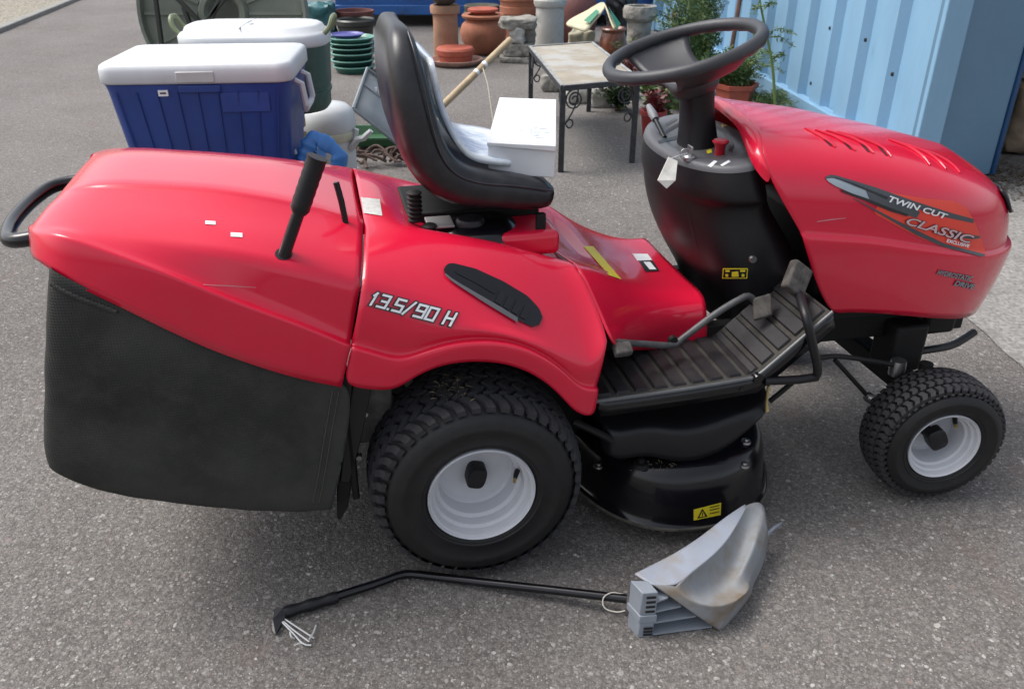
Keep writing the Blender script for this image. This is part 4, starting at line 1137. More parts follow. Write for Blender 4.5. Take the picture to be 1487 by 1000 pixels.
tube('deck_guard_rim', crv([PY(832, 612, -.36), PY(855, 622, -.37), PY(880, 634, -.375), PY(888, 640, -.378)], 10), 0.008, BLKM, mower, 8)

# ---------------- chassis and front axle
for sy in (-0.17, 0.17):
    V, Fc = bar_geo((0.10, sy, 0.40), (1.30, sy, 0.385), 0.03, 0.075)
    obj('chassis_rail', V, Fc, BLKM, mower, bevel=0.003)
box('engine_plate', 0.80, 1.28, -0.22, 0.22, 0.43, 0.45, BLKM, mower, 0.003)
box('engine_block', 0.86, 1.16, -0.15, 0.15, 0.45, 0.66, BLKM, mower, 0.02)
box('exhaust_box', 1.18, 1.27, -0.20, 0.18, 0.345, 0.42, BLKM, mower, 0.012)
V, Fc = bar_geo((1.11, -0.29, 0.255), (1.11, 0.29, 0.255), 0.05, 0.05)
obj('front_axle', V, Fc, BLKM, mower, bevel=0.005)
box('axle_pivot', 1.07, 1.16, -0.24, -0.15, 0.27, 0.40, BLKM, mower, 0.01)
for sy in (-1, 1):
    tube('kingpin', [(1.12, sy * 0.30, 0.15), (1.12, sy * 0.30, 0.33)], 0.016, BLKM, mower, 12)
    tube('stub_axle', [(1.12, sy * 0.30, 0.172), (1.12, sy * 0.36, 0.172)], 0.014, BLKM, mower, 12)
lathe('steering_joint', [(0, -0.02), (0.018, -0.02), (0.02, 0.0), (0.018, 0.02), (0, 0.02)], STEEL, mower, 16, 'z', PY(1303, 533, -0.27))
tube('front_hose', crv([PY(1318, 512, -0.2), PY(1352, 507, -0.2), PY(1385, 500, -0.18), PY(1415, 482, -0.16)], 8), 0.010, BLKP, mower, 8)

# dry clippings caught on the rear tyre and the deck
rn = random.Random(31); V, Fc = [], []
def straw(p, d, L, w):
    d = Vector(d).normalized(); sd_ = d.cross(Vector((rn.uniform(-1, 1), rn.uniform(-1, 1), 1))).normalized() * w
    o_ = len(V); V.extend([p - sd_, p + d * L * 0.5 + Vector((0, 0, rn.uniform(0, .004))) - sd_ * 0.8, p + d * L, p + d * L * 0.5 + Vector((0, 0, rn.uniform(0, .004))) + sd_])
    Fc.append((o_, o_ + 1, o_ + 2, o_ + 3))
for i in range(110):
    a = R(rn.gauss(12, 5)); y = rn.gauss(-0.365, 0.022); r_ = 0.226 + rn.uniform(0, 0.004)
    p = Vector((-r_ * math.sin(a), y, 0.230 + r_ * math.cos(a)))
    straw(p, (rn.gauss(0, 1), rn.gauss(0, 1), rn.gauss(0, .15)), rn.uniform(0.006, 0.022), 0.0007)
for i in range(60):
    h = lay_on(DT, rn.uniform(915, 985), rn.gauss(676, 5), 0.001)
    if h: straw(h, (rn.gauss(0, 1), rn.gauss(0, 1), rn.gauss(0, .2)), rn.uniform(0.004, 0.012), 0.0007)
gc = obj('dry_clippings', V, Fc, mk('dry_grass', (0.16, 0.13, 0.08), 0.9, 0.5, 60), None, smooth=False)
gc.location = (MX, MY, 0); gc.rotation_euler = (0, 0, MYAW)
tag(gc, 'dry grass clippings caught on the rear tyre and deck', 'clippings', kind='stuff')

# ================================================================== things lying on the mower
def PLZ(px, py, z):
    r = rayL(px, py); t = (z - CAML.z) / r.z
    return CAML + r * t
zt = 0.882
tq = [PLZ(708, 206, zt), PLZ(806.5, 211, zt), PLZ(807, 145, zt), PLZ(726, 142, zt)]
zb = 0.815
cbx = empty('cardboard_box', toW(((tq[0] + tq[1] + tq[2] + tq[3]) / 4).xyz * 1.0), MYAW)
cc = (tq[0] + tq[1] + tq[2] + tq[3]) / 4
cbx.location = toW((cc.x, cc.y, zb))
CARD = mk('white_card', (0.62, 0.63, 0.65), 0.7, 0.04, 15, bump=0.05, bscale=60)
loc = [p - Vector((cc.x, cc.y, zb)) for p in tq]
bo = [Vector((p.x, p.y, 0.0)) * 1.0 for p in loc]
bt = [Vector((p.x, p.y, zt - zb - 0.004)) for p in loc]
obj('carton', bo + bt, [(3, 2, 1, 0), (4, 5, 6, 7)] + [(i, (i + 1) % 4, 4 + (i + 1) % 4, 4 + i) for i in range(4)], CARD, cbx, bevel=0.002)
g = 1.02
lo = [Vector((p.x * g, p.y * g, zt - zb - 0.010)) for p in loc]; hi = [Vector((p.x * g, p.y * g, zt - zb)) for p in loc]
lo[0].z += 0.003; lo[1].z -= 0.002
obj('lid', lo + hi, [(3, 2, 1, 0), (4, 5, 6, 7)] + [(i, (i + 1) % 4, 4 + (i + 1) % 4, 4 + i) for i in range(4)], CARD, cbx, bevel=0.0015)
BLUEP = mk('faded_blue_print', (0.50, 0.56, 0.68), 0.7, 0.2, 90)
for i, (u, v, w, h) in enumerate(((0.45, 0.22, 0.03, 0.05), (0.60, 0.20, 0.03, 0.13), (0.66, 0.16, 0.09, 0.11), (0.66, 0.30, 0.05, 0.03), (0.82, 0.22, 0.07, 0.07), (0.74, 0.30, 0.12, 0.02), (0.70, 0.12, 0.16, 0.012))):
    def q(a, b): return hi[0].lerp(hi[1], a).lerp(hi[3].lerp(hi[2], a), b) + Vector((0, 0, 0.0006))
    obj('faded_print', [q(u, v), q(u + w, v + 0.01), q(u + w, v + h), q(u, v + h)], [(0, 1, 2, 3)], BLUEP, cbx, smooth=False)
tag(cbx, 'white cardboard box lying on the front of the black seat', 'box')

# papers in a clear plastic sleeve leaning on the backrest
SLV = mk('plastic_sleeve_paper', (0.60, 0.68, 0.80), 0.22, 0.12, 14, bump=0.5, bscale=25, bdist=0.01, coat=0.5, col2=(0.78, 0.82, 0.86), c2scale=9, c2lo=0.5, c2hi=0.56)
SLK = mk('plastic_sleeve_edge', (0.52, 0.62, 0.66), 0.25, 0.2, 20, bump=0.4, bscale=40, coat=0.5)
rows = []
rn = random.Random(11)
for x, z in ((-0.030, 1.045), (-0.022, 1.00), (-0.010, 0.95), (0.008, 0.895), (0.030, 0.862), (0.065, 0.850), (0.105, 0.842), (0.150, 0.836)):
    rows.append([Vector((x + rn.uniform(-.003, .003), y, z + rn.uniform(-.003, .003))) for y in (-0.155, -0.10, -0.04, 0.02, 0.08, 0.14)])
slv = obj('document_sleeve', [p for r in rows for p in r], grid_faces(8, 6), SLV, None, sub=2, solid=0.012, solid_off=0)
slv.location = (MX, MY, 0); slv.rotation_euler = (0, 0, MYAW)
tag(slv, 'pale blue papers in a clear plastic sleeve propped against the seat back', 'papers')

# ================================================================== the grey mulching plug on the ground
PLUG = mk('grey_plug_plastic', (0.31, 0.34, 0.40), 0.55, 0.1, 12, bump=0.15, bscale=120, dust=0.25, dustcol=(0.30, 0.24, 0.18), col2=(0.27, 0.235, 0.19), c2scale=7, c2lo=0.50, c2hi=0.72)
PLUGD = mk('grey_plug_block', (0.25, 0.28, 0.32), 0.55, 0.1, 12, bump=0.15, bscale=120, dust=0.2)
pbase = G(935, 920)
plug = empty('mulching_plug', (pbase.x, pbase.y, 0))
def ZP(zx, zy, z):                          # survey of the plug
    return G(800 + zx * 0.269, 700 + zy * 0.269, z) - Vector((pbase.x, pbase.y, 0))
def ZQ(cx, cy, z): return G(871 + cx * 0.2756, 697 + cy * 0.2756, z) - Vector((pbase.x, pbase.y, 0))
prow_ = [
    [(185, 490, .122), (300, 432, .123), (405, 380, .124), (545, 288, .128), (660, 192, .131), (765, 126, .134)],
    [(230, 520, .122), (350, 500, .122), (440, 430, .123), (575, 340, .126), (675, 245, .130), (768, 132, .134)],
    [(275, 547, .121), (408, 560, .119), (478, 486, .119), (603, 395, .123), (695, 288, .127), (774, 136, .133)],
    [(335, 588, .110), (420, 585, .112), (486, 535, .092), (622, 440, .088), (714, 325, .102), (792, 124, .131)],
    [(425, 650, .085), (460, 622, .098), (540, 590, .060), (665, 488, .062), (752, 375, .082), (822, 114, .127)],
    [(500, 705, .058), (540, 655, .084), (628, 618, .048), (706, 520, .068), (780, 400, .090), (852, 118, .122)],
    [(568, 750, .030), (640, 664, .074), (722, 592, .052), (732, 496, .088), (812, 372, .104), (874, 155, .116)],
    [(630, 790, .004), (712, 640, .066), (800, 576, .060), (778, 535, .058), (846, 420, .060), (884, 250, .090)],
    [(645, 788, .001), (735, 690, .003), (808, 600, .004), (800, 560, .004), (860, 470, .004), (890, 330, .010)],
]
rows = [[ZQ(*p) for p in r] for r in prow_]
PLUGS = mk('stained_shaded_plug', (0.27, 0.285, 0.30), 0.8, 0.12, 12, spec=0.25, bump=0.12, bscale=120, dust=0.25, dustcol=(0.20, 0.155, 0.105), col2=(0.19, 0.150, 0.105), c2scale=6, c2lo=0.44, c2hi=0.62)  # brown stain, with the hollow's shading also put into the darker base colour
panel('scoop_plate', rows[:3], PLUG, plug, sub=3, solid=0.006, crease_rows=((0, 1.0), (2, 1.0)), crease_cols=((0, 1.0), (5, 1.0)), mirror=False, merge=1e-6)
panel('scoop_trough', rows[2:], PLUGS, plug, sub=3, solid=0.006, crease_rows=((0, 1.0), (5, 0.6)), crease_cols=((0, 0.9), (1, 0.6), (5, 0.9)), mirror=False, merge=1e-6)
# mounting block with slots, and the fins behind it
qb = [ZP(412, 770, 0), ZP(470, 838, 0), ZP(550, 832, 0), ZP(500, 772, 0)]
hb = 0.122
def boxq(name, q, z0, z1, mat, grow=1.0, bevel=0.002):
    c = (q[0] + q[1] + q[2] + q[3]) / 4
    Q = [c + (p - c) * grow for p in q]
    V = [Vector((p.x, p.y, z0)) for p in Q] + [Vector((p.x, p.y, z1)) for p in Q]
    return obj(name, V, [(3, 2, 1, 0), (4, 5, 6, 7)] + [(i, (i + 1) % 4, 4 + (i + 1) % 4, 4 + i) for i in range(4)], mat, plug, bevel=bevel)
boxq('block', qb, 0.0, 0.042, PLUGD)
boxq('block', qb, 0.042, 0.062, PLUGD, 1.18)
boxq('block', qb, 0.062, hb, PLUGD, 1.06)
fdir = (qb[2] - qb[1])
outn = Vector((fdir.y, -fdir.x, 0)).normalized()
for k in range(4):
    for z0 in (0.069 + k * 0.0125, 0.006 + k * 0.0085):
        if z0 < 0.06 and k == 3: continue
        a = qb[1] + fdir * 0.30 + outn * 0.0022; b = qb[1] + fdir * 0.92 + outn * 0.0022
        obj('slot', [a + Vector((0, 0, z0)), b + Vector((0, 0, z0)), b + Vector((0, 0, z0 + 0.006)), a + Vector((0, 0, z0 + 0.006))], [(0, 1, 2, 3)], BLACKP, plug, smooth=False)
for z in (0.004, 0.036, 0.066, 0.092):
    f = z / 0.122
    a = qb[2] + Vector((0, 0, z)); b = ZP(880 - 330 * f, 790 - 215 * f, z) ; c = b + Vector((0.03, 0.09, 0.0)); d = qb[3] + Vector((0.0, 0.03, z))
    d.z = z
    V = [a, b, c, d] + [p + Vector((0, 0, 0.004)) for p in (a, b, c, d)]
    obj('fin', V, [(3, 2, 1, 0), (4, 5, 6, 7)] + [(i, (i + 1) % 4, 4 + (i + 1) % 4, 4 + i) for i in range(4)], PLUGD, plug, smooth=False)
a = qb[3] + Vector((0.0, 0.02, 0)); b = ZP(890, 770, 0) + Vector((0.01, 0.05, 0))
obj('web', [a, b, b + Vector((0, 0, 0.02)), a + Vector((0, 0, 0.11))], [(0, 1, 2, 3)], PLUGD, plug, solid=0.004)
# thin tongue sticking out at the far side
obj('tongue', [ZP(1150, 275, .05), ZP(1195, 240, .05), ZP(1245, 210, .052), ZP(1235, 228, .044), ZP(1190, 265, .042), ZP(1140, 320, .040)], [(0, 1, 4, 5), (1, 2, 3, 4)], PLUG, plug, solid=0.004)
# black handle tube, its grip and end plate
hp_ = [G(486, 866, 0.016), G(540, 849, 0.014), G(575, 836, 0.013), G(590, 833, 0.013), G(610, 834, 0.013), G(700, 845, 0.018), G(800, 856, 0.030), G(910, 869, 0.045)]
hp_ = [p - Vector((pbase.x, pbase.y, 0)) for p in hp_]
tube('handle', [hp_[0], hp_[1]] + crv(hp_[2:5], 8) + hp_[5:], 0.0095, BLKG, plug, 14)
g0, g1 = G(412, 889, 0.016) - Vector((pbase.x, pbase.y, 0)), G(490, 866, 0.016) - Vector((pbase.x, pbase.y, 0))
gp = [g0.lerp(g1, i / 12) for i in range(13)]
tube('handle_grip', gp, [0.0125 + 0.0012 * math.sin(i * 1.3) for i in range(13)], BLKP, plug, 14)
e0 = [G(398, 884, 0.026), G(412, 882, 0.026), G(414, 896, 0.014), G(408, 912, 0.004), G(400, 922, 0.003), G(395, 916, 0.006), G(396, 900, 0.016)]
e0 = [p - Vector((pbase.x, pbase.y, 0)) for p in e0]
obj('end_hook', e0, [tuple(range(7))], BLKG, plug, solid=0.006, smooth=False)
for path in (((404, 892), (430, 909), (456, 926)), ((404, 895), (426, 914), (449, 931)), ((405, 898), (424, 917), (440, 934), (452, 936)), ((449, 927), (455, 918), (459, 907)), ((421, 917), (423, 924), (427, 926))):
    P = [G(x, y, 0.016 - 0.010 * min(1, i / 2)) - Vector((pbase.x, pbase.y, 0)) for i, (x, y) in enumerate(path)]
    tube('cable_tie', crv(P, 10), 0.0017, mk('tie_white', (0.55, 0.56, 0.56), 0.5), plug, 6)
P = [G(905, 862, .05), G(888, 860, .055), G(876, 868, .05), G(878, 882, .035), G(895, 888, .03), G(908, 886, .035)]
tube('wire_loop', crv([p - Vector((pbase.x, pbase.y, 0)) for p in P], 20), 0.0014, mk('tie_cream', (0.55, 0.52, 0.45), 0.6), plug, 6)
tube('wire_loop', [ZP(545, 695, .06), ZP(560, 720, .055)], 0.003, WHITEP, plug, 6)
tag(plug, 'grey plastic mulching plug with long bent black handle lying on the asphalt', 'mower plug')

# ================================================================== coolers and tubs behind the mower
BLUEC = mk('blue_cooler_plastic', (0.018, 0.050, 0.235), 0.42, 0.12, 9, bump=0.1, bscale=120, dust=0.08, dustcol=(0.12, 0.15, 0.25))
WHC = mk('white_cooler_plastic', (0.58, 0.60, 0.62), 0.42, 0.05, 10, bump=0.08, bscale=80, dust=0.08)
GRC = mk('green_cooler_plastic', (0.028, 0.075, 0.060), 0.5, 0.12, 9, bump=0.1, bscale=100, dust=0.1)
OLV = mk('olive_plastic', (0.16, 0.19, 0.10), 0.5, 0.15, 15)
TUBB = mk('blue_tub_plastic', (0.045, 0.20, 0.52), 0.4, 0.15, 12)
def rrect(w, d, r, z, n=6, cx=0.0, cy=0.0):
    out = []
    for sx, sy, a0 in ((1, 1, 0), (-1, 1, 90), (-1, -1, 180), (1, -1, 270)):
        for i in range(n):
            a = R(a0 + 90 * i / (n - 1))
            out.append(Vector((cx + sx * (w / 2 - r) + r * math.cos(a), cy + sy * (d / 2 - r) + r * math.sin(a), z)))
    return out
def shell(name, rings, mat, parent, cap0=True, cap1=True, **k):
    n = len(rings[0])
    Fc = grid_faces(len(rings), n, False, True)
    if cap0: Fc.append(tuple(range(n))[::-1])
    if cap1: Fc.append(tuple((len(rings) - 1) * n + i for i in range(n)))
    return obj(name, [p for r in rings for p in r], Fc, mat, parent, **k)

cw, cd_ = 0.598, 0.44
cx0 = -1.012
ck = empty('blue_cooler', (cx0, 2.905, 0.50), R(5.0))
zl = 0.868 - 0.50
rings = [rrect(cw * 0.82, cd_ * 0.86, 0.04, 0.0), rrect(cw * 0.85, cd_ * 0.88, 0.05, 0.015), rrect(cw * 0.955, cd_ * 0.95, 0.05, zl - 0.085), rrect(cw * 0.975, cd_ * 0.965, 0.05, zl - 0.062)]
cb_ = shell('body', rings, BLUEC, ck, sharp=50)
rings = [rrect(cw * 0.985, cd_ * 0.985, 0.05, zl - 0.060), rrect(cw, cd_, 0.05, zl - 0.054), rrect(cw, cd_, 0.05, zl - 0.020), rrect(cw * 0.985, cd_ * 0.975, 0.045, zl - 0.006), rrect(cw * 0.955, cd_ * 0.93, 0.04, zl), rrect(cw * 0.5, cd_ * 0.4, 0.02, zl + 0.003)]
lid = shell('lid', rings, WHC, ck, sharp=60)
# vertical grooves down the front
for i in range(9):
    u = -0.43 + i * 0.108
    if -0.02 < u < 0.3 and False: continue
    t0 = Vector((u * cw * 0.965, -cd_ * 0.965 / 2 * 0.985 - 0.0035, zl - 0.085)); b0_ = Vector((u * cw * 0.84, -cd_ * 0.88 / 2 - 0.0035, 0.02))
    V, Fc = bar_geo(t0, b0_, 0.0035, 0.003)
    obj('groove', V, Fc, mk('groove_blue_%d' % i, (0.015, 0.043, 0.205), 0.5), ck, smooth=False)
fy_ = -cd_ / 2
box('lid_catch', -0.055, 0.062, fy_ - 0.004, fy_ + 0.01, zl - 0.056, zl - 0.022, mk('catch_grey', (0.50, 0.51, 0.50), 0.5), lid, 0.003)
box('catch_recess', -0.055, 0.075, fy_ * 0.97 - 0.004, fy_ + 0.02, zl - 0.088, zl - 0.064, BLUEC, ck, 0.004)
box('badge_panel', 0.07, 0.22, fy_ * 0.955 - 0.0015, fy_ + 0.03, zl - 0.150, zl - 0.090, BLUEC, ck, 0.001)
box('price_label', -0.118, -0.088, fy_ * 0.975 - 0.003, fy_ * 0.975 + 0.004, zl - 0.096, zl - 0.078, WHITEP, ck)
box('price_print', -0.112, -0.094, fy_ * 0.975 - 0.0038, fy_ * 0.975 - 0.003, zl - 0.089, zl - 0.084, BLACKP, ck)
hx = cw / 2 - 0.012
hpath = [(hx, -0.10, zl - 0.075), (hx + 0.022, -0.10, zl - 0.085), (hx + 0.030, -0.10, zl - 0.155), (hx + 0.026, -0.09, zl - 0.170), (hx + 0.026, 0.05, zl - 0.170), (hx + 0.030, 0.06, zl - 0.155), (hx + 0.022, 0.06, zl - 0.085), (hx, 0.06, zl - 0.075)]
tube('carry_handle', hpath, 0.011, WHC, ck, 8)
lathe('drain_plug', [(0, 0.014), (0.012, 0.014), (0.014, 0.0)], WHC, ck, 12, 'z', (cw * 0.42, -0.08, 0.045))
tag(ck, 'blue ribbed picnic cooler with flat white lid behind the red collector', 'cooler')

tub = empty('blue_tub', (cx0 + 0.03, 2.90, 0.0))
rings = [rrect(0.44, 0.30, 0.08, 0.0), rrect(0.56, 0.37, 0.08, 0.46), rrect(0.60, 0.40, 0.08, 0.485), rrect(0.60, 0.40, 0.08, 0.498), rrect(0.54, 0.35, 0.07, 0.498), rrect(0.42, 0.28, 0.07, 0.02)]
shell('bowl', rings, TUBB, tub)
rn = random.Random(9)
q0 = WY(440, 232, 2.72); 
P = [WY(440, 236, 2.80), WY(450, 208, 2.81), WY(459, 200, 2.82), WY(474, 209, 2.82), WY(489, 221, 2.82), WY(493, 236, 2.82), WY(484, 254, 2.81)]
V, Fc = tube_geo(crv([p - tub.location for p in P], 26), [0.009 + 0.009 * rn.random() for _ in range(26)], 9, flat=2.2)
obj('rim_handle', V, Fc, TUBB, tub, sub=1)
tag(tub, 'bright blue flexible plastic tub under the blue picnic cooler', 'tub')

gy = 3.38
NLg = WY(266, 46, gy); NRg = WY(476, 46, gy)
gw = NRg.x - NLg.x; gz = 0.590
gk = empty('green_cooler', ((NLg.x + NRg.x) / 2, gy, gz), R(2))
H1 = 0.905 - gz
rings = [rrect(gw * 0.90, 0.30, 0.12, 0.0), rrect(gw * 0.93, 0.32, 0.13, 0.012), rrect(gw * 0.935, 0.322, 0.13, 0.06), rrect(gw * 0.955, 0.328, 0.13, 0.062), rrect(gw * 0.955, 0.328, 0.13, 0.074), rrect(gw * 0.94, 0.324, 0.13, 0.076),
         rrect(gw * 0.94, 0.324, 0.13, 0.09), rrect(gw * 0.955, 0.33, 0.13, 0.092), rrect(gw * 0.96, 0.33, 0.13, 0.106), rrect(gw * 0.96, 0.335, 0.13, 0.12), rrect(gw * 0.985, 0.345, 0.13, H1 - 0.075)]
shell('body', rings, GRC, gk, sharp=35)
rings = [rrect(gw * 0.985, 0.345, 0.13, H1 - 0.074), rrect(gw, 0.36, 0.135, H1 - 0.066), rrect(gw, 0.36, 0.135, H1 - 0.036), rrect(gw * 0.97, 0.34, 0.13, H1 - 0.026), rrect(gw * 0.93, 0.31, 0.12, H1 - 0.022), rrect(gw * 0.91, 0.29, 0.12, H1 - 0.006), rrect(gw * 0.86, 0.25, 0.10, H1), rrect(gw * 0.4, 0.1, 0.04, H1 + 0.002)]
lid = shell('lid', rings, WHC, gk, sharp=60)
tube('lid_seam', [(-0.02, -0.15, H1 - 0.002), (-0.02, 0.0, H1 + 0.003), (-0.02, 0.13, H1 - 0.002)], 0.0025, mk('seam_grey', (0.45, 0.46, 0.46)), lid, 6)
lathe('lid_button', [(0, 0.006), (0.012, 0.005), (0.014, 0)], WHC, lid, 14, 'z', (0.0, -0.06, H1))
for s in (-1, 1):
    tube('side_handle', crv([(s * gw * 0.45, -0.06, H1 - 0.05), (s * gw * 0.52, -0.05, H1 - 0.015), (s * gw * 0.545, -0.03, H1 + 0.020), (s * gw * 0.545, 0.03, H1 + 0.020), (s * gw * 0.52, 0.05, H1 - 0.015), (s * gw * 0.45, 0.06, H1 - 0.05)], 22), 0.0095, OLV, gk, 8)
tag(gk, 'dark green cooler with rounded white lid and olive handles', 'cooler')
WOOD = mk('old_wood', (0.28, 0.20, 0.12), 0.8, 0.3, 8, bump=0.3, bscale=30, stretch=(1, 8, 8))
cr_ = empty('wooden_crate', (gk.location.x, gy, 0))
for s in (-1, 1):
    for k in range(5):
        box('slat', -0.20, 0.10, s * 0.15 - 0.009, s * 0.15 + 0.009, 0.01 + k * 0.118, 0.105 + k * 0.118, WOOD, cr_, 0.002)
        box('slat', s * 0.141 - 0.059 + 0.018, s * 0.141 - 0.059 + 0.036, -0.139, 0.139, 0.01 + k * 0.118, 0.105 + k * 0.118, WOOD, cr_, 0.002)
tag(cr_, 'slatted wooden crate under the green cooler', 'crate')

# white keg
wy = 3.9
wk = WY(488, 200, wy)
keg = empty('white_keg', (wk.x - 0.034, wy, 0)); keg.scale = (1.12, 1.12, 1.0)
WKM = mk('white_keg_plastic', (0.52, 0.54, 0.55), 0.4, 0.06, 8, dust=0.1)
CRM = mk('cream_ring', (0.52, 0.50, 0.38), 0.5, 0.1)
lathe('body', [(0.0, 0.0), (0.095, 0.0), (0.102, 0.01), (0.108, 0.30), (0.110, 0.345), (0.0, 0.345)], WKM, keg, 32)
lathe('cream_ring', [(0.112, 0.335), (0.118, 0.345), (0.116, 0.372), (0.106, 0.380)], CRM, keg, 32, caps=False)
lathe('dome_lid', [(0.110, 0.375), (0.117, 0.39), (0.117, 0.43), (0.108, 0.465), (0.085, 0.488), (0.05, 0.497), (0.0, 0.50)], WKM, keg, 32, caps=False)
tube('side_handle', [(0.10, -0.05, 0.30), (0.13, -0.06, 0.345), (0.155, -0.06, 0.35), (0.19, -0.06, 0.385)], [0.016, 0.015, 0.014, 0.011], WKM, keg, 8)
tube('side_handle', [(0.105, -0.03, 0.32), (0.125, -0.03, 0.385)], [0.014, 0.011], WKM, keg, 8)
tag(keg, 'small white plastic keg with domed lid beside the coolers', 'keg')

# grey plastic lid leaning behind the seat
GPL = mk('grey_bin_plastic', (0.20, 0.225, 0.24), 0.4, 0.12, 10, dust=0.2)
A, B, C, D = WY(513, 158, 4.15), WY(533, 100, 4.45), WY(620, 165, 4.6), WY(606, 232, 4.2)
gl = empty('storage_bin', A); DKM0 = mk('prop_dark', (0.03, 0.03, 0.03), 0.7)
def qgrid(q, n, off=(0, 0, 0)):
    return [[q[0].lerp(q[1], i / n).lerp(q[3].lerp(q[2], i / n), j / n) + Vector(off) - A for j in range(n + 1)] for i in range(n + 1)]
rr_ = qgrid((A, B, C, D), 4)
obj('panel', [p for r in rr_ for p in r], grid_faces(5, 5), GPL, gl, solid=0.008)
V, Fc = tube_geo([p - A for p in (A, B, C, D, A)], 0.010, 6); obj('rim', V, Fc, GPL, gl)
m1, m2 = A.lerp(B, 0.62) - A, D.lerp(C, 0.62) - A
V, Fc = tube_geo([m1, m2], 0.006, 6); obj('rib', V, Fc, GPL, gl)
for u in (0.30, 0.36):
    c = A.lerp(B, 0.72).lerp(D.lerp(C, 0.72), u - 0.1) - A
    box('clip', -0.006, 0.006, -0.012, -0.004, -0.010, 0.010, WHITEP, gl, 0, Matrix.Translation(c))
V, Fc = bar_geo(WY(600, 180, 4.5) - A, Vector((WY(600, 180, 4.5).x + 0.05, 4.55, 0)) - A, 0.02, 0.02)
obj('prop', V, Fc, DKM0, gl)
tag(gl, 'grey plastic bin panel leaning behind the mower seat', 'bin panel')
# green tray and brown sack low behind the seat
gt = G(545, 215); 
DGRN = mk('dark_green_plastic', (0.025, 0.09, 0.035), 0.45)
tr = empty('green_tray', (gt.x + 0.08, gt.y + 0.05, 0))
shell('tray', [rrect(0.46, 0.26, 0.03, 0.03), rrect(0.50, 0.30, 0.03, 0.075), rrect(0.54, 0.33, 0.03, 0.077), rrect(0.54, 0.33, 0.03, 0.088), rrect(0.49, 0.29, 0.03, 0.088), rrect(0.45, 0.25, 0.03, 0.04)], DGRN, tr)
for sx in (-1, 1):
    for sy in (-1, 1): box('foot', sx * 0.2 - 0.015, sx * 0.2 + 0.015, sy * 0.1 - 0.015, sy * 0.1 + 0.015, 0, 0.034, DGRN, tr)
tag(tr, 'low dark green plastic tray behind the seat', 'tray')
BRN = mk('brown_roots', (0.085, 0.055, 0.045), 0.9, 0.5, 40)
rt = G(548, 240)
rn = random.Random(21)
parts = []
for i in range(26):
    p0 = Vector((rn.uniform(-0.13, 0.13), rn.uniform(-0.07, 0.07), rn.uniform(0.01, 0.05)))
    a = rn.uniform(0, 6.28); L = rn.uniform(0.08, 0.2)
    pts = [p0 + Vector((math.cos(a) * L * t + rn.uniform(-.02, .02), math.sin(a) * L * t * 0.5 + rn.uniform(-.02, .02), 0.05 * math.sin(t * 3.1) * rn.random() + 0.012)) for t in (0, 0.33, 0.66, 1)]
    parts.append(tube_geo(crv(pts, 9), rn.uniform(0.004, 0.010), 6))
V, Fc = join(parts)
o = obj('root_tangle', V, Fc, BRN); o.location = (rt.x + 0.02, rt.y, 0)
tag(o, 'tangled heap of brown roots on the ground behind the seat', 'roots')

# round green table standing on its edge
DISC = mk('weathered_green_plastic', (0.165, 0.185, 0.150), 0.55, 0.2, 5, bump=0.1, bscale=40, dust=0.2, dustcol=(0.18, 0.19, 0.16))
ty_ = 5.9
tcn = WY(325, 20, ty_)
tb = empty('round_table', (tcn.x, ty_, 0))
rT = (WY(448, 20, ty_).x - WY(202, 20, ty_).x) / 2
zc = max(rT + 0.005, tcn.z)
MT = Matrix.Translation((0, 0, zc)) @ Matrix.Rotation(R(-8), 4, 'X')
def lat_t(prof, n=64): 
    V, Fc = lathe_geo(prof, n, 'y'); return [MT @ v for v in V], Fc
V, Fc = lat_t([(0.0, 0.0), (rT * 0.93, 0.0), (rT * 0.945, -0.02), (rT * 0.95, -0.045), (rT * 0.985, -0.05), (rT, -0.03), (rT, 0.02), (0.0, 0.03)])
obj('top', V, Fc, DISC, tb, merge=1e-5, sharp=35)
V, Fc = lat_t([(0.10, -0.002), (0.12, -0.035), (0.15, -0.035), (0.17, -0.002)])
obj('centre_boss', V, Fc, DISC, tb)
for k in range(16):
    a = 2 * math.pi * k / 16
    V, Fc = bar_geo(Vector((0.17 * math.cos(a), -0.010, 0.17 * math.sin(a))), Vector((rT * 0.93 * math.cos(a), -0.010, rT * 0.93 * math.sin(a))), 0.012, 0.02)
    obj('rib', [MT @ v for v in V], Fc, DISC, tb, smooth=False)
DKM = mk('dark_strut', (0.035, 0.037, 0.033), 0.6)
for (x0, y0), (x1, y1) in (((222, -30), (235, 66)), ((240, -20), (300, 42)), ((300, 40), (335, -30)), ((286, 62), (266, 10)), ((350, -30), (300, 30))):
    a = WY(x0, y0, ty_ - 0.09) - Vector((tcn.x, ty_, 0)); b = WY(x1, y1, ty_ - 0.09) - Vector((tcn.x, ty_, 0))
    V, Fc = bar_geo(a, b, 0.035, 0.025); obj('folded_leg', V, Fc, DKM, tb, bevel=0.004)
tag(tb, 'round weathered green plastic table standing on edge behind the coolers', 'table')

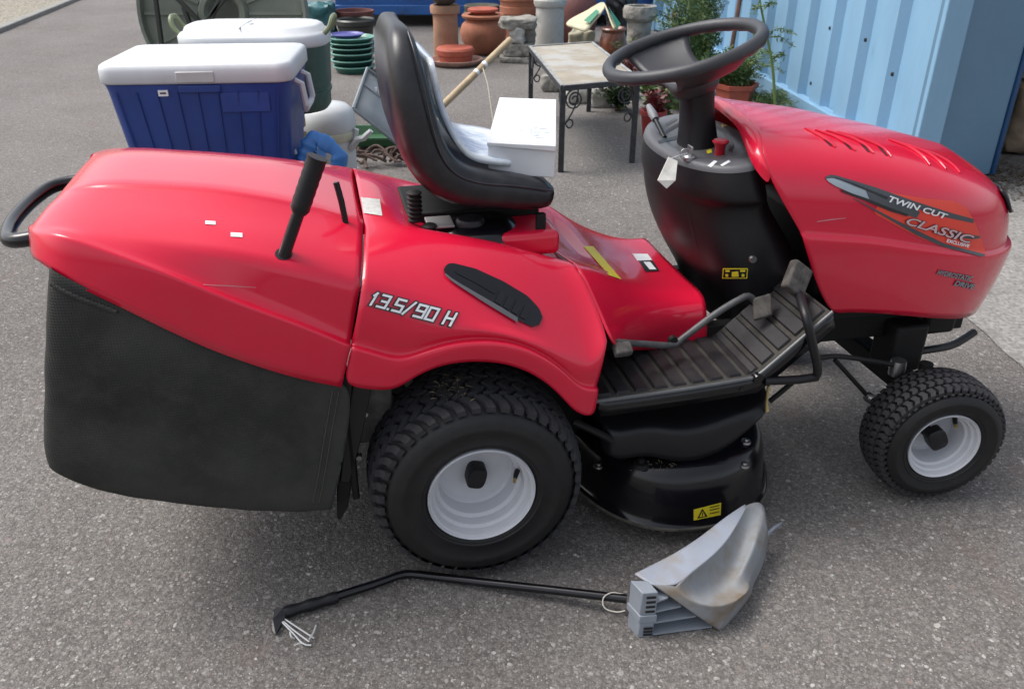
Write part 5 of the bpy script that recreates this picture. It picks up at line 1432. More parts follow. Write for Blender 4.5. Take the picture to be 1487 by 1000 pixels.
# ================================================================== pots and garden pieces along the back
TERR = mk('terracotta', (0.34, 0.125, 0.070), 0.8, 0.25, 6, bump=0.25, bscale=50, dust=0.3, dustcol=(0.40, 0.26, 0.19))
TERR2 = mk('old_terracotta', (0.33, 0.175, 0.110), 0.85, 0.3, 6, bump=0.4, bscale=40, dust=0.4, dustcol=(0.36, 0.28, 0.22))
TERR3 = mk('red_terracotta', (0.38, 0.085, 0.050), 0.7, 0.2, 8, bump=0.2, bscale=60, dust=0.2, dustcol=(0.42, 0.22, 0.17))
STONE = mk('weathered_stone', (0.26, 0.245, 0.215), 0.95, 0.4, 9, bump=0.9, bscale=22, bdist=0.02, col2=(0.10, 0.098, 0.085), c2scale=11, c2lo=0.5, c2hi=0.7)
PALE = mk('pale_stone', (0.44, 0.43, 0.40), 0.85, 0.15, 7, bump=0.3, bscale=40, col2=(0.26, 0.255, 0.235), c2scale=6, c2lo=0.5, c2hi=0.75)
DKPOT = mk('dark_glazed_pot', (0.035, 0.038, 0.034), 0.4, 0.3, 9)
BRPOT = mk('brown_glazed_pot', (0.16, 0.055, 0.030), 0.25, 0.5, 12, col2=(0.05, 0.02, 0.015), c2scale=7)
PLUM = mk('plum_pot', (0.165, 0.060, 0.055), 0.7, 0.25, 8, dust=0.3, dustcol=(0.25, 0.14, 0.12))
GRS = mk('green_saucer_glaze', (0.06, 0.20, 0.155), 0.35, 0.2, 9)
GRS2 = mk('dark_green_saucer_glaze', (0.015, 0.05, 0.045), 0.4, 0.2, 9)
BLS = mk('blue_saucer_glaze', (0.09, 0.09, 0.30), 0.4, 0.2, 9)
def spot(px, py):
    p = G(px, py); d = p.y * math.cos(CAM_PITCH) + CAM_H * math.sin(CAM_PITCH)
    return p, d / CAM_F
def turned(name, px, py, prof, mat, label, cat, n=36, group=None, z0=0.0):
    p, k = spot(px, py)
    o = lathe(name, [(r * k, h * k / 1.04) for r, h in prof], mat, None, n, caps=True)
    o.location = (p.x, p.y + prof[0][0] * k * 0.6, z0); tag(o, label, cat, group); return o, k
turned('chimney_pot', 648, 90, [(18, 0), (18.5, 6), (17.5, 60), (18, 66), (21, 68), (21.5, 76), (20, 79), (16, 79), (15.5, 40), (0, 38)], TERR2, 'tall tan clay chimney pot standing before the blue skip', 'chimney pot')
o, k = turned('clay_bowl', 648, 90, [(9, 0), (14, 3), (23, 14), (27, 26), (25, 27), (20, 15), (0, 6)], DKPOT, 'dark bowl resting on top of the tall chimney pot', 'bowl', z0=79 * spot(648, 90)[1] / 1.04 + 0.002)
turned('clay_urn', 702, 80, [(17, 0), (22, 4), (31, 18), (34, 30), (31, 42), (25, 48), (24, 50), (30, 52), (31, 55), (29, 57), (22, 56), (20, 40), (0, 20)], TERR, 'round bellied terracotta urn with a smaller pot in its mouth', 'urn')
turned('terracotta_pot', 702, 80, [(16, 0), (18, 2), (22, 4), (22, 7), (20, 8), (14, 8), (0, 5)], TERR3, 'small terracotta pot sitting in the mouth of the bellied urn', 'pot', z0=0.057 * 0 + 57 * spot(702, 80)[1] / 1.04)
turned('terracotta_saucer', 661, 97, [(30, 0), (33, 1), (39, 7), (39.5, 9), (37, 9), (31, 3), (0, 3)], mk('limed_terracotta', (0.36, 0.20, 0.16), 0.8, 0.3, 9, dust=0.5, dustcol=(0.5, 0.42, 0.38)), 'wide lime-stained terracotta saucer flat on the asphalt', 'saucer')
k = spot(661, 97)[1]
turned('terracotta_saucer', 661, 97, [(22, 0), (24, 1), (25, 11), (27, 12), (28, 19), (26, 22), (21, 23), (10, 20), (0, 20)], TERR3, 'pile of small red terracotta saucers on the wide saucer', 'saucer pile', z0=4 * k)
turned('dark_pot', 700, 58, [(20, 0), (22, 8), (24, 30), (26, 32), (26, 38), (24, 39), (25, 41), (26, 47), (24, 48), (20, 47), (0, 30)], mk('mossy_pot', (0.07, 0.068, 0.05), 0.85, 0.4, 9), 'mossy grey stacked pots behind the terracotta urn', 'pot')
turned('terracotta_pot', 754, 66, [(18, 0), (23, 30), (26, 31), (26.5, 38), (25, 39), (25.5, 44), (28, 45), (28.5, 54), (27, 55), (28, 62), (30, 63), (30, 76), (24, 76), (0, 60)], TERR, 'tall stack of nested terracotta pots left of the pale column', 'pot stack')
o, k = turned('pale_column', 798, 80, [(24, 0), (24, 6), (21, 9), (20.5, 40), (20, 66), (22, 67), (23.5, 71), (23.5, 76), (21, 78), (22, 82), (20, 84), (20, 110), (0, 110)], PALE, 'pale round stone column behind the small table', 'column')
turned('plum_jar', 838, 66, [(18, 0), (22, 4), (28, 30), (29, 50), (24, 70), (16, 80), (17, 85), (12, 85), (0, 70)], PLUM, 'large dusky plum coloured jar beside the pale column', 'jar')
turned('glazed_jug', 889, 97, [(11, 0), (13, 2), (19, 16), (20.5, 30), (18, 42), (16, 48), (18.5, 53), (17, 55), (14, 50), (0, 34)], BRPOT, 'shiny brown glazed jug behind the small table', 'jug')
turned('stone_planter', 927, 78, [(16, 0), (18, 4), (17, 30), (18, 44), (24, 50), (25, 60), (23, 66), (16, 66), (14, 50), (0, 45)], STONE, 'rough round stone planter beside the pale blue post', 'planter')
turned('black_pot', 517, 72, [(22, 0), (24, 20), (26, 32), (29, 34), (29, 40), (27, 42), (24, 40), (22, 20), (0, 10)], DKPOT, 'black glazed pot behind the stack of saucers', 'pot')
o, k = turned('brown_pot', 515, 64, [(22, 0), (24, 25), (27, 38), (29, 42), (29, 46), (26, 46), (24, 30), (0, 10)], PLUM, 'brown rimmed pot farthest back behind the black pot', 'pot')
# stack of glazed saucers
p, k = spot(511, 108)
z = 0.0
for i, (r, h, m, lb) in enumerate(((30, 10, GRS, 'green glazed saucer at the bottom of the stack'), (31, 10, GRS2, 'dark green saucer second from the bottom of the stack'), (31, 11, GRS2, 'dark green saucer in the middle of the stack'),
                                   (31.5, 9, GRS2, 'dark green saucer below the two upper green ones'), (32, 8, GRS2, 'pale rimmed green saucer second from the top green'), (32, 8, GRS, 'green saucer directly under the blue one'), (23, 5, BLS, 'blue saucer on top of the stack'))):
    pr = [(r * 0.78, 0), (r * 0.82, 0.6), (r * 0.97, h * 0.75), (r * 1.02, h * 0.85), (r * 1.02, h), (r * 0.95, h), (r * 0.86, h * 0.6), (0, h * 0.55)]
    e = empty('glazed_saucer', (p.x + (-6 * k if i == 6 else 0) + random.uniform(-1, 1) * k, p.y + 20 * k, z))
    lathe('dish', [(a * k, b * k / 1.04) for a, b in pr], m, e, 36)
    lathe('rim', [(r * 1.02 * k, h * 0.86 * k), (r * 1.035 * k, h * 0.92 * k), (r * 1.025 * k, h * k), (r * 0.96 * k, h * 1.0 * k), (r * 0.95 * k, h * 0.95 * k)], mk('rim_glaze_%d' % i, (0.20, 0.44, 0.36) if i < 6 else (0.12, 0.12, 0.34), 0.35, 0.2, 9), e, 36, caps=False)
    tag(e, lb, 'saucer', 'stack of glazed saucers')
    z += h * k * 0.86
# weathered stone garden ornament: base, shaft, broken top
def rough_box(x0, x1, y0, y1, z0, z1, amp, seed, n=5):
    rn = random.Random(seed)
    bm = bmesh.new(); bmesh.ops.create_cube(bm, size=1.0)
    bmesh.ops.subdivide_edges(bm, edges=bm.edges, cuts=n, use_grid_fill=True)
    for v in bm.verts:
        c = v.co.copy()
        f = 1 - 0.10 * (abs(c.x) * abs(c.y) * 4) ** 2
        v.co = Vector(((x0 + x1) / 2 + c.x * f * (x1 - x0) + rn.gauss(0, amp), (y0 + y1) / 2 + c.y * f * (y1 - y0) + rn.gauss(0, amp), (z0 + z1) / 2 + c.z * (z1 - z0) + rn.gauss(0, amp)))
    V = [v.co.copy() for v in bm.verts]; Fc = [tuple(x.index for x in f.verts) for f in bm.faces]
    bm.free(); return V, Fc
p, k = spot(752, 92)
orn = empty('stone_ornament', (p.x, p.y + 0.12, 0))
V, Fc = rough_box(-27 * k, 27 * k, -0.14, 0.14, 0.0, 8 * k, 0.005, 1); obj('base', V, Fc, STONE, orn, sub=1)
V, Fc = rough_box(-22 * k, 24 * k, -0.12, 0.12, 8 * k, 26 * k, 0.006, 2); obj('plinth', V, Fc, STONE, orn, sub=1)
V, Fc = rough_box(-12 * k, 10 * k, -0.11, 0.05, 26 * k, 48 * k, 0.012, 3); obj('lump', V, Fc, PALE, orn, sub=1)
V, Fc = rough_box(-6 * k, 26 * k, -0.02, 0.12, 26 * k, 46 * k, 0.008, 5); obj('shaft', V, Fc, STONE, orn, sub=1)
V, Fc = rough_box(-27 * k, 27 * k, -0.12, 0.13, 46 * k, 60 * k, 0.010, 4); obj('cap', V, Fc, STONE, orn, sub=1)
tag(orn, 'weathered square stone garden ornament left of the small table', 'ornament')
# folded compost bag and a dark bag
CBAG = mk('cream_bag', (0.55, 0.50, 0.33), 0.5, 0.12, 8, bump=0.4, bscale=14, bdist=0.02)
cy = 7.35
pA, pB, pC, pD = WY(874, 2, cy + 0.1), WY(818, 34, cy - 0.1), WY(852, 46, cy - 0.25), WY(880, 8, cy - 0.05)
cb0 = Vector((pC.x, cy, 0))
cbag = empty('compost_bag', cb0)
gr_ = [[(pA.lerp(pB, i / 4)).lerp(pD.lerp(pC, i / 4), j / 3) + Vector((0, random.uniform(-.01, .01), random.uniform(-.008, .008))) - cb0 for j in range(4)] for i in range(5)]
obj('left_flap', [q for r in gr_ for q in r], grid_faces(5, 4), CBAG, cbag, sub=1, solid=0.012)
pE, pF = WY(900, 38, cy - 0.15), WY(893, 44, cy - 0.25)
gr_ = [[(pA.lerp(pE, i / 4)).lerp(pD.lerp(pF, i / 4), j / 2) + Vector((0, random.uniform(-.01, .01), random.uniform(-.008, .008))) - cb0 for j in range(3)] for i in range(5)]
obj('right_flap', [q for r in gr_ for q in r], grid_faces(5, 3), CBAG, cbag, sub=1, solid=0.012)
V, Fc = rough_box(-0.12, 0.10, 0.02, 0.24, 0.0, 0.34, 0.02, 14); obj('filled_base', V, Fc, mk('bag_base', (0.30, 0.27, 0.19), 0.7, 0.3, 9), cbag, sub=1)
GPR = mk('green_bag_print', (0.02, 0.20, 0.11), 0.5, 0.15, 30)
pa = [pD.lerp(pC, 0.30).lerp(pA.lerp(pB, 0.30), 0.12), pD.lerp(pC, 0.75).lerp(pA.lerp(pB, 0.75), 0.12), pD.lerp(pC, 0.75).lerp(pA.lerp(pB, 0.75), 0.45), pD.lerp(pC, 0.30).lerp(pA.lerp(pB, 0.30), 0.45)]
obj('printed_patch', [q - cb0 + Vector((0, -0.03, 0.012)) for q in pa], [(0, 1, 2, 3)], GPR, cbag, smooth=False)
pa = [pE.lerp(pA, 0.05), pE.lerp(pA, 0.75), pF.lerp(pD, 0.75), pF.lerp(pD, 0.05)]
obj('printed_patch', [q - cb0 + Vector((0.012, -0.03, 0.010)) for q in pa], [(0, 1, 2, 3)], GPR, cbag, smooth=False)
tag(cbag, 'folded cream compost bag with green print among the pots', 'bag')
p = G(905, 66)
V, Fc = rough_box(-0.12, 0.14, -0.08, 0.12, 0.0, 0.50, 0.035, 8)
o = obj('black_plastic_bag', V, Fc, mk('black_bag_plastic', (0.012, 0.013, 0.016), 0.3, 0.2, 10, bump=0.4, bscale=20, bdist=0.02), None, sub=2); o.location = (p.x - 0.03, p.y + 0.2, 0)
tag(o, 'crumpled black plastic bag behind the compost bag', 'bag')
# low stones under the table
for i, (px, py, r, lb) in enumerate(((838, 152, 0.085, 'pale lumpy stone left under the small table'), (874, 158, 0.090, 'pale rounded stone right under the small table'), (800, 135, 0.08, 'dark mossy stone behind the table leg'))):
    p = G(px, py)
    V, Fc = rough_box(-r, r, -r * 0.8, r * 0.8, 0, r * 1.5, r * 0.09, 30 + i, 4)
    V = [Vector((v.x, v.y, 0)) * (1 - 0.25 * abs(v.z / (r * 1.5) - 0.5)) + Vector((0, 0, v.z)) for v in V]
    o = obj('garden_stone', V, Fc, PALE if i < 2 else STONE, None, sub=2); o.location = (p.x, p.y + 0.08, 0)
    tag(o, lb, 'stone')

# ================================================================== small iron table with a slab top
zt_ = 0.462
TQ = [G(817, 125, zt_), G(928, 115, zt_), G(860.7, 63, zt_), G(768.7, 66.5, zt_)]
tw = TQ[1] - TQ[0]; td = ((TQ[3] - TQ[0]) + (TQ[2] - TQ[1])) / 2
TQ[2] = TQ[1] + td; TQ[3] = TQ[0] + td
IRON = mk('dark_iron', (0.022, 0.026, 0.032), 0.5, 0.3, 20, dust=0.15)
SLAB = mk('slab_top', (0.31, 0.275, 0.215), 0.75, 0.2, 6, bump=0.2, bscale=40, col2=(0.38, 0.37, 0.345), c2scale=3.5, c2lo=0.48, c2hi=0.6, dust=0.3, dustcol=(0.24, 0.21, 0.17))
gtab = empty('garden_table', (TQ[0].x, TQ[0].y, 0))
b_ = Vector((TQ[0].x, TQ[0].y, 0))
L4 = [p - b_ for p in TQ]
c = sum(L4, Vector()) / 4
ins = [c + (p - c) * 0.955 for p in L4]; 
V = [p - Vector((0, 0, 0.022)) for p in ins] + [p + Vector((0, 0, 0.002)) for p in ins]
obj('top_slab', V, [(3, 2, 1, 0), (4, 5, 6, 7)] + [(i, (i + 1) % 4, 4 + (i + 1) % 4, 4 + i) for i in range(4)], SLAB, gtab, bevel=0.003)
EDG = mk('pale_worn_iron', (0.30, 0.30, 0.29), 0.5, 0.4, 15, dust=0.4)
for i in range(4):
    V, Fc = bar_geo(L4[i] - Vector((0, 0, 0.012)), L4[(i + 1) % 4] - Vector((0, 0, 0.012)), 0.024, 0.028)
    obj('frame_bar', V, Fc, IRON, gtab, bevel=0.003)
    V, Fc = bar_geo(L4[i] + Vector((0, 0, 0.0035)), L4[(i + 1) % 4] + Vector((0, 0, 0.0035)), 0.020, 0.003)
    obj('worn_edge', V, Fc, EDG, gtab, smooth=False)
    q = c + (L4[i] - c) * 0.975
    V, Fc = bar_geo(Vector((q.x, q.y, 0.0)), Vector((q.x, q.y, zt_ - 0.026)), 0.031, 0.031)
    obj('leg', V, Fc, IRON, gtab, bevel=0.003)
def scroll(o, u, v, s):                     # wrought scroll in the plane of u and v
    P = []
    for i in range(30):
        t = i / 29
        a = 4.6 * math.pi * (1 - t) ; r = 0.012 + 0.045 * t
        P.append(o + u * (s * (0.07 + r * math.cos(a + 1.2))) + v * (-0.08 + r * math.sin(a + 1.2)))
    for i in range(12):
        t = i / 11
        P.append(P[29] + (o + u * (s * 0.02) + v * -0.20 - P[29]) * t + u * (s * 0.02 * math.sin(t * 3.14)))
    for i in range(14):
        a = 0.5 + i * 0.42
        P.append(o + u * (s * (0.045 - 0.02 * math.cos(a))) + v * (-0.205 - 0.022 * math.sin(a)))
    V, Fc = tube_geo(P, 0.0045, 6)
    obj('scroll', V, Fc, IRON, gtab)
ux, uy, uz = tw.normalized(), td.normalized(), Vector((0, 0, 1))
for i, (u, s) in enumerate(((ux, 1), (ux, -1), (ux, -1), (ux, 1))):
    scroll(c + (L4[i] - c) * 0.97, u, uz, s)
for i, s in ((0, 1), (3, -1), (1, 1), (2, -1)):
    scroll(c + (L4[i] - c) * 0.97, uy, uz, s)
tag(gtab, 'small black iron garden table with a stained stone slab top', 'table')

# wooden pole leaning on the table corner
pa, pb = G(590, 205, 0.02), WY(741, 58, 5.72)
POLE = mk('pale_pole_wood', (0.42, 0.32, 0.20), 0.7, 0.2, 12, bump=0.2, bscale=40)
pole = empty('wooden_pole', (pa.x, pa.y, 0))
V, Fc = tube_geo([pa - pole.location, pa.lerp(pb, 0.5) - pole.location, pb - pole.location], 0.022, 12); obj('shaft', V, Fc, POLE, pole)
for f in (0.66, 0.74):
    q = pa.lerp(pb, f) - pole.location; dd = (pb - pa).normalized() * 0.012
    V, Fc = tube_geo([q - dd, q + dd], 0.0228, 12); obj('paint_mark', V, Fc, WHITEP, pole)
q = pa.lerp(pb, 0.72) - pole.location
tube('string', [q, WY(708, 122, 5.2) - pole.location, Vector((WY(716, 150, 5.0).x, 5.0, 0.15)) - pole.location], 0.003, mk('twine', (0.42, 0.38, 0.30), 0.9), pole, 6)
tag(pole, 'pale wooden tool pole slanting across the yard behind the seat', 'pole')

# ================================================================== blue skip at the back, white post, teal bag
SKIP = mk('skip_blue_paint', (0.012, 0.090, 0.30), 0.45, 0.2, 3, dust=0.15, bump=0.1, bscale=10, col2=(0.02, 0.05, 0.14), c2scale=4, c2lo=0.55, c2hi=0.75)
sy_ = 10.5
s0, s1 = WY(489, 38, sy_), WY(950, 38, sy_)
sk = empty('blue_skip', (s0.x, sy_, 0))
wS = 4.6
box('bin_wall', 0, wS, 0, 2.0, 0.17, 2.0, SKIP, sk, 0.02)
box('bottom_rail', -0.02, wS + 0.02, -0.04, 0.04, 0.13, 0.24, SKIP, sk, 0.01)
for x in (1.20, 1.35, 2.3, 3.9):
    box('skid', x, x + 0.55 if x == 1.35 else x + 0.12, -0.02, 1.9, 0.0, 0.14, SKIP, sk, 0.01)
for x in (0.0, 0.9, 1.8, 2.7, 3.6):
    box('stiffener', x, x + 0.12, -0.05, 0.0, 0.33, 1.9, SKIP, sk, 0.01)
tag(sk, 'large deep blue steel skip at the back of the yard', 'skip')
p = G(486, 60)
po = empty('white_post', (p.x, p.y, 0))
tube('shaft', [(0, 0, 0), (0, 0, 1.0)], 0.03, WHC, po, 12); lathe('cap', [(0.03, 0.0), (0.036, 0.01), (0.03, 0.03), (0, 0.035)], WHC, po, 12, 'z', (0, 0, 1.0))
tag(po, 'thin white post at the left end of the blue skip', 'post')
p = G(468, 66)
V, Fc = rough_box(-0.16, 0.16, -0.12, 0.12, 0.0, 0.40, 0.03, 17)
o = obj('teal_sack', V, Fc, mk('teal_plastic', (0.03, 0.12, 0.13), 0.4, 0.3, 9, bump=0.4, bscale=12, bdist=0.03), None, sub=2); o.location = (p.x, p.y, 0)
tag(o, 'crumpled teal plastic sack left of the white post', 'sack')

# ================================================================== light blue container with an open door leaf
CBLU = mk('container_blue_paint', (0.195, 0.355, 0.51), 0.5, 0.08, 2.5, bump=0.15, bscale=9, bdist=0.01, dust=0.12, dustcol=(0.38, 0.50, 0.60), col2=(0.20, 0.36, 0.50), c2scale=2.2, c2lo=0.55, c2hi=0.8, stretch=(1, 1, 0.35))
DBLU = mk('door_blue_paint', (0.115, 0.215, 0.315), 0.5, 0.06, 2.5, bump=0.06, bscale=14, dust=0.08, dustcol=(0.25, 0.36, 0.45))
EBLU = mk('door_edge_blue', (0.012, 0.06, 0.16), 0.45, 0.1)
GASK = mk('gasket_grey', (0.11, 0.115, 0.12), 0.7, 0.2)
K0, K1 = Vector((2.035, 4.17, 0)), Vector((1.64, 10.2, 0))
ku = (K1 - K0).normalized(); kn_ = Vector((-ku.y, ku.x, 0)) * 1.0       # kn_ points to the yard side (-x)
if kn_.x > 0: kn_ = -kn_
cont = empty('shipping_container', K0, math.atan2(ku.y, ku.x))             # local x along the wall, local y towards the yard
sgn = 1 if (Matrix.Rotation(math.atan2(ku.y, ku.x), 3, 'Z') @ Vector((0, 1, 0))).x < 0 else -1
LK = (K1 - K0).length
def yard(d): return sgn * d
pro = []
x = 0.10
while x < LK - 0.1:
    for dx, d in ((0.0, 0.0), (0.17, 0.0), (0.205, -0.050), (0.355, -0.050), (0.39, 0.0)):
        if dx < 0.39: pro.append((x + dx, d))
    x += 0.39
V, Fc = [], []
for x, d in pro: V += [Vector((x, yard(d - 0.02), 0.14)), Vector((x, yard(d - 0.02), 2.50))]
for i in range(len(pro) - 1): Fc.append((2 * i, 2 * i + 2, 2 * i + 3, 2 * i + 1))
obj('corrugated_wall', V, Fc, CBLU, cont, smooth=False, solid=0.003)
box('bottom_rail', 0, LK, min(yard(-0.06), yard(0.012)), max(yard(-0.06), yard(0.012)), 0.02, 0.155, CBLU, cont, 0.006)
box('top_rail', 0, LK, min(yard(-0.06), yard(0.012)), max(yard(-0.06), yard(0.012)), 2.48, 2.59, CBLU, cont, 0.006)
box('corner_post', -0.005, 0.115, min(yard(-0.12), yard(0.004)), max(yard(-0.12), yard(0.004)), 0.0, 2.6, CBLU, cont, 0.006)
box('corner_post', LK - 0.10, LK + 0.02, min(yard(-0.12), yard(0.03)), max(yard(-0.12), yard(0.03)), 0.0, 2.6, CBLU, cont, 0.006)
box('roof', 0, LK, min(yard(-0.06), yard(-2.38)), max(yard(-0.06), yard(-2.38)), 2.55, 2.585, CBLU, cont)
box('far_wall', 0, LK, min(yard(-2.34), yard(-2.38)), max(yard(-2.34), yard(-2.38)), 0.02, 2.55, CBLU, cont)
for (hx, hz) in ((1.42, 1.02), (1.30, 0.62), (0.80, 0.62), (0.42, 0.50), (1.9, 0.8), (1.45, 0.26)):
    lathe('rivet', [(0.0, 0.010 * sgn), (0.010, 0.008 * sgn), (0.012, 0.0)], BLACKP, cont, 10, 'y', (hx, yard(-0.02 if True else 0), hz))
# door leaf folded out towards the right
D1 = Vector((2.575, 4.40, 0))
du = (D1 - K0).normalized(); Ld = (D1 - K0).length
dl_m = Matrix.Translation(K0 - Vector((0, 0, 0))) 
dinv = Matrix.Rotation(-math.atan2(ku.y, ku.x), 4, 'Z')
def DP(u, w, z):                            # along the door, behind it, up -> container frame
    q = du * u + Vector((-du.y, du.x, 0)) * w
    return dinv @ Vector((q.x, q.y, z))
def dbox(name, u0, u1, w0, w1, z0, z1, mat, bevel=0.004):
    V = [DP(u, w, z) for z in (z0, z1) for u, w in ((u0, w0), (u1, w0), (u1, w1), (u0, w1))]
    return obj(name, V, [(3, 2, 1, 0), (4, 5, 6, 7)] + [(i, (i + 1) % 4, 4 + (i + 1) % 4, 4 + i) for i in range(4)], mat, cont, bevel=bevel)
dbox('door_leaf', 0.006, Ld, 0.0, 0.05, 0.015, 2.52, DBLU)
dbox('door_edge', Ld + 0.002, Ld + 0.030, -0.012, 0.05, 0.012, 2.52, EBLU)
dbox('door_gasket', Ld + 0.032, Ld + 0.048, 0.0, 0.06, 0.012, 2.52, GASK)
dbox('paint_chip', 0.13, 0.15, -0.0025, 0.0, 1.245, 1.27, WHITEP, 0)
tag(cont, 'light blue corrugated steel shipping container with darker blue door leaf', 'container')
# what lies to the right of the door
SACK = mk('brown_sack', (0.20, 0.15, 0.105), 0.9, 0.3, 9, bump=0.5, bscale=20, bdist=0.02)
p = G(1490, 235)
V, Fc = rough_box(-0.16, 0.22, -0.15, 0.15, 0.0, 0.42, 0.02, 40); o = obj('brown_sack', V, Fc, SACK, None, sub=2); o.location = (p.x + 0.08, p.y + 0.25, 0)
tag(o, 'brown earthy sack on the concrete right of the container door', 'sack')
V, Fc = rough_box(-0.14, 0.24, -0.13, 0.13, 0.0, 0.11, 0.008, 41); o = obj('white_slab', V, Fc, PALE, None, sub=1); o.location = (p.x + 0.08, p.y + 0.25, 0.425)
tag(o, 'pale slab lying on the brown sack at the right edge', 'slab')
WALL = mk('dark_wall', (0.10, 0.075, 0.06), 0.9, 0.3, 5, bump=0.4, bscale=15)
wl_ = box('shed_wall', 2.60, 6.2, 5.75, 5.9, 0.0, 2.4, WALL)
tag(wl_, 'dark brown shed wall behind the sack at the right edge', 'wall')
# dead leaves and soil blown against the door foot
rn = random.Random(77); V, Fc = [], []
for i in range(420):
    c = G(rn.uniform(1425, 1500), rn.gauss(262, 14)); r = rn.uniform(0.006, 0.022); a = rn.uniform(0, 6.28)
    o_ = len(V)
    for t, rr in ((0, 1), (1.6, 0.5), (3.14, 1), (4.7, 0.5)):
        V.append((c.x + r * rr * math.cos(t + a), c.y + r * rr * math.sin(t + a), 0.007 + rn.uniform(0, 0.010)))
    Fc.append((o_, o_ + 1, o_ + 2, o_ + 3))
o = obj('leaf_litter', V, Fc, mk('litter', (0.07, 0.055, 0.04), 0.9, 0.5, 30), None, smooth=False); tag(o, 'dark leaf litter along the foot of the container door', 'leaf litter', kind='stuff')

# ================================================================== plants by the container
LEAF = mk('fern_leaf', (0.060, 0.120, 0.030), 0.55, 0.35, 25, col2=(0.12, 0.16, 0.045), c2scale=9)
LEAF2 = mk('dark_leaf', (0.030, 0.070, 0.022), 0.5, 0.4, 25, col2=(0.08, 0.09, 0.03), c2scale=9)
REDL = mk('red_leaf', (0.16, 0.022, 0.030), 0.5, 0.4, 25, col2=(0.07, 0.03, 0.025), c2scale=12)
STEM = mk('green_stem', (0.13, 0.19, 0.05), 0.55, 0.2, 20)
DRY = mk('dry_stem', (0.13, 0.085, 0.05), 0.8, 0.3, 20)
YFL = mk('yellow_flower', (0.62, 0.42, 0.03), 0.6, 0.2)
TFL = mk('faded_flower', (0.42, 0.30, 0.16), 0.8, 0.3)
def leaf_quads(V, Fc, p, d, L, w, rn):
    d = d.normalized(); s = d.cross(Vector((rn.uniform(-1, 1), rn.uniform(-1, 1), rn.uniform(0.2, 1)))).normalized()
    o = len(V)
    V += [p, p + d * L * 0.5 + s * w, p + d * L, p + d * L * 0.5 - s * w]
    Fc.append((o, o + 1, o + 2, o + 3))
def plant(name, base, label, n, hgt, spread, leaf, lmat, smat, seed, flowers=None, lean=(0, 0), stem_r=0.005, feather=True, per=22, z0=0.0, curl=0.5):
    rn = random.Random(seed)
    e = empty(name, base)
    SV, LV, LF, parts = [], [], [], []
    tips = []
    for i in range(n):
        a = rn.uniform(0, 6.28); h = hgt * rn.uniform(0.55, 1.0); sp = spread * rn.uniform(0.3, 1.0)
        dirv = Vector((math.cos(a) * sp + lean[0], math.sin(a) * sp + lean[1], 0))
        P = [Vector((rn.uniform(-.03, .03), rn.uniform(-.03, .03), z0)), dirv * 0.25 + Vector((0, 0, z0 + h * 0.45)), dirv * 0.65 + Vector((0, 0, z0 + h * 0.85)), dirv + Vector((0, 0, z0 + h * (1.0 - curl * 0.25)))]
        C = crv(P, 12)
        parts.append(tube_geo(C, [stem_r * (1 - 0.75 * j / 11) for j in range(12)], 5))
        tips.append(C[-1])
        for j in range(per):
            t = 0.18 + 0.82 * j / per
            k = min(10, int(t * 11)); q = C[k].lerp(C[k + 1], t * 11 - k)
            tg_ = (C[k + 1] - C[k]).normalized()
            for s in (-1, 1):
                sd_ = tg_.cross(Vector((0, 0, 1)) + Vector((rn.uniform(-.4, .4), rn.uniform(-.4, .4), 0))).normalized() * s
                Ls = leaf * (1.1 - 0.7 * t) * rn.uniform(0.7, 1.2)
                if feather:
                    for m in range(5):
                        u = 0.25 + 0.75 * m / 4
                        qq = q + sd_ * Ls * u + tg_ * Ls * 0.25 * u
                        for s2 in (-1, 1):
                            leaf_quads(LV, LF, qq, sd_ * 0.6 + tg_ * (0.8 * s2) + Vector((0, 0, rn.uniform(-.5, .3))), Ls * 0.36 * (1.2 - u * 0.6), Ls * 0.06, rn)
                else:
                    leaf_quads(LV, LF, q, sd_ + tg_ * 0.6 + Vector((0, 0, rn.uniform(-.4, .5))), Ls, Ls * 0.28, rn)
    V, Fc = join(parts)
    obj('stems', V, Fc, smat, e)
    obj('foliage', LV, LF, lmat, e, smooth=False)
    if flowers:
        FV, FF = [], []
        for t in tips[:flowers[1]]:
            for m in range(22):
                leaf_quads(FV, FF, t + Vector((rn.gauss(0, .016), rn.gauss(0, .016), rn.gauss(0, .014))), Vector((rn.gauss(0, 1), rn.gauss(0, 1), 0.8)), 0.02, 0.008, rn)
        obj('blossom', FV, FF, flowers[0], e, smooth=False)
    tag(e, label, 'plant')
    return e
# hexagonal terracotta planter with a fern
p = G(1063, 172)
pl = lathe('hexagonal_planter', [(0.10, 0.0), (0.135, 0.20), (0.15, 0.205), (0.155, 0.235), (0.14, 0.236), (0.12, 0.19), (0, 0.18)], TERR3, None, 6, smooth=False); pl.location = (p.x, p.y, 0)
tag(pl, 'six sided red clay planter at the foot of the container', 'planter')
plant('fern_plant', (p.x, p.y, 0), 'drooping green fern growing in the six sided planter', 22, 0.34, 0.34, 0.10, LEAF, STEM, 5, z0=0.19, per=14, curl=1.6)
p = G(985, 165)
plant('feathery_plant', (p.x, p.y + 0.15, 0), 'tall feathery green plant seen through the steering wheel', 22, 1.02, 0.26, 0.14, LEAF, STEM, 6, flowers=(TFL, 3), per=20)
p = G(1035, 150)
plant('flowering_plant', (p.x - 0.05, p.y + 0.35, 0), 'tall plant with yellow flowers against the container wall', 20, 1.28, 0.26, 0.13, LEAF, STEM, 8, flowers=(YFL, 5), per=20)
p = G(1128, 190)
plant('tall_stem_plant', (p.x, p.y, 0), 'single tall pale stem with feathery leaves above the hood', 1, 1.02, 0.04, 0.0001, LEAF, STEM, 9, per=1, stem_r=0.011)
e = bpy.data.objects['tall_stem_plant']
for o_ in list(e.children): bpy.data.objects.remove(o_)
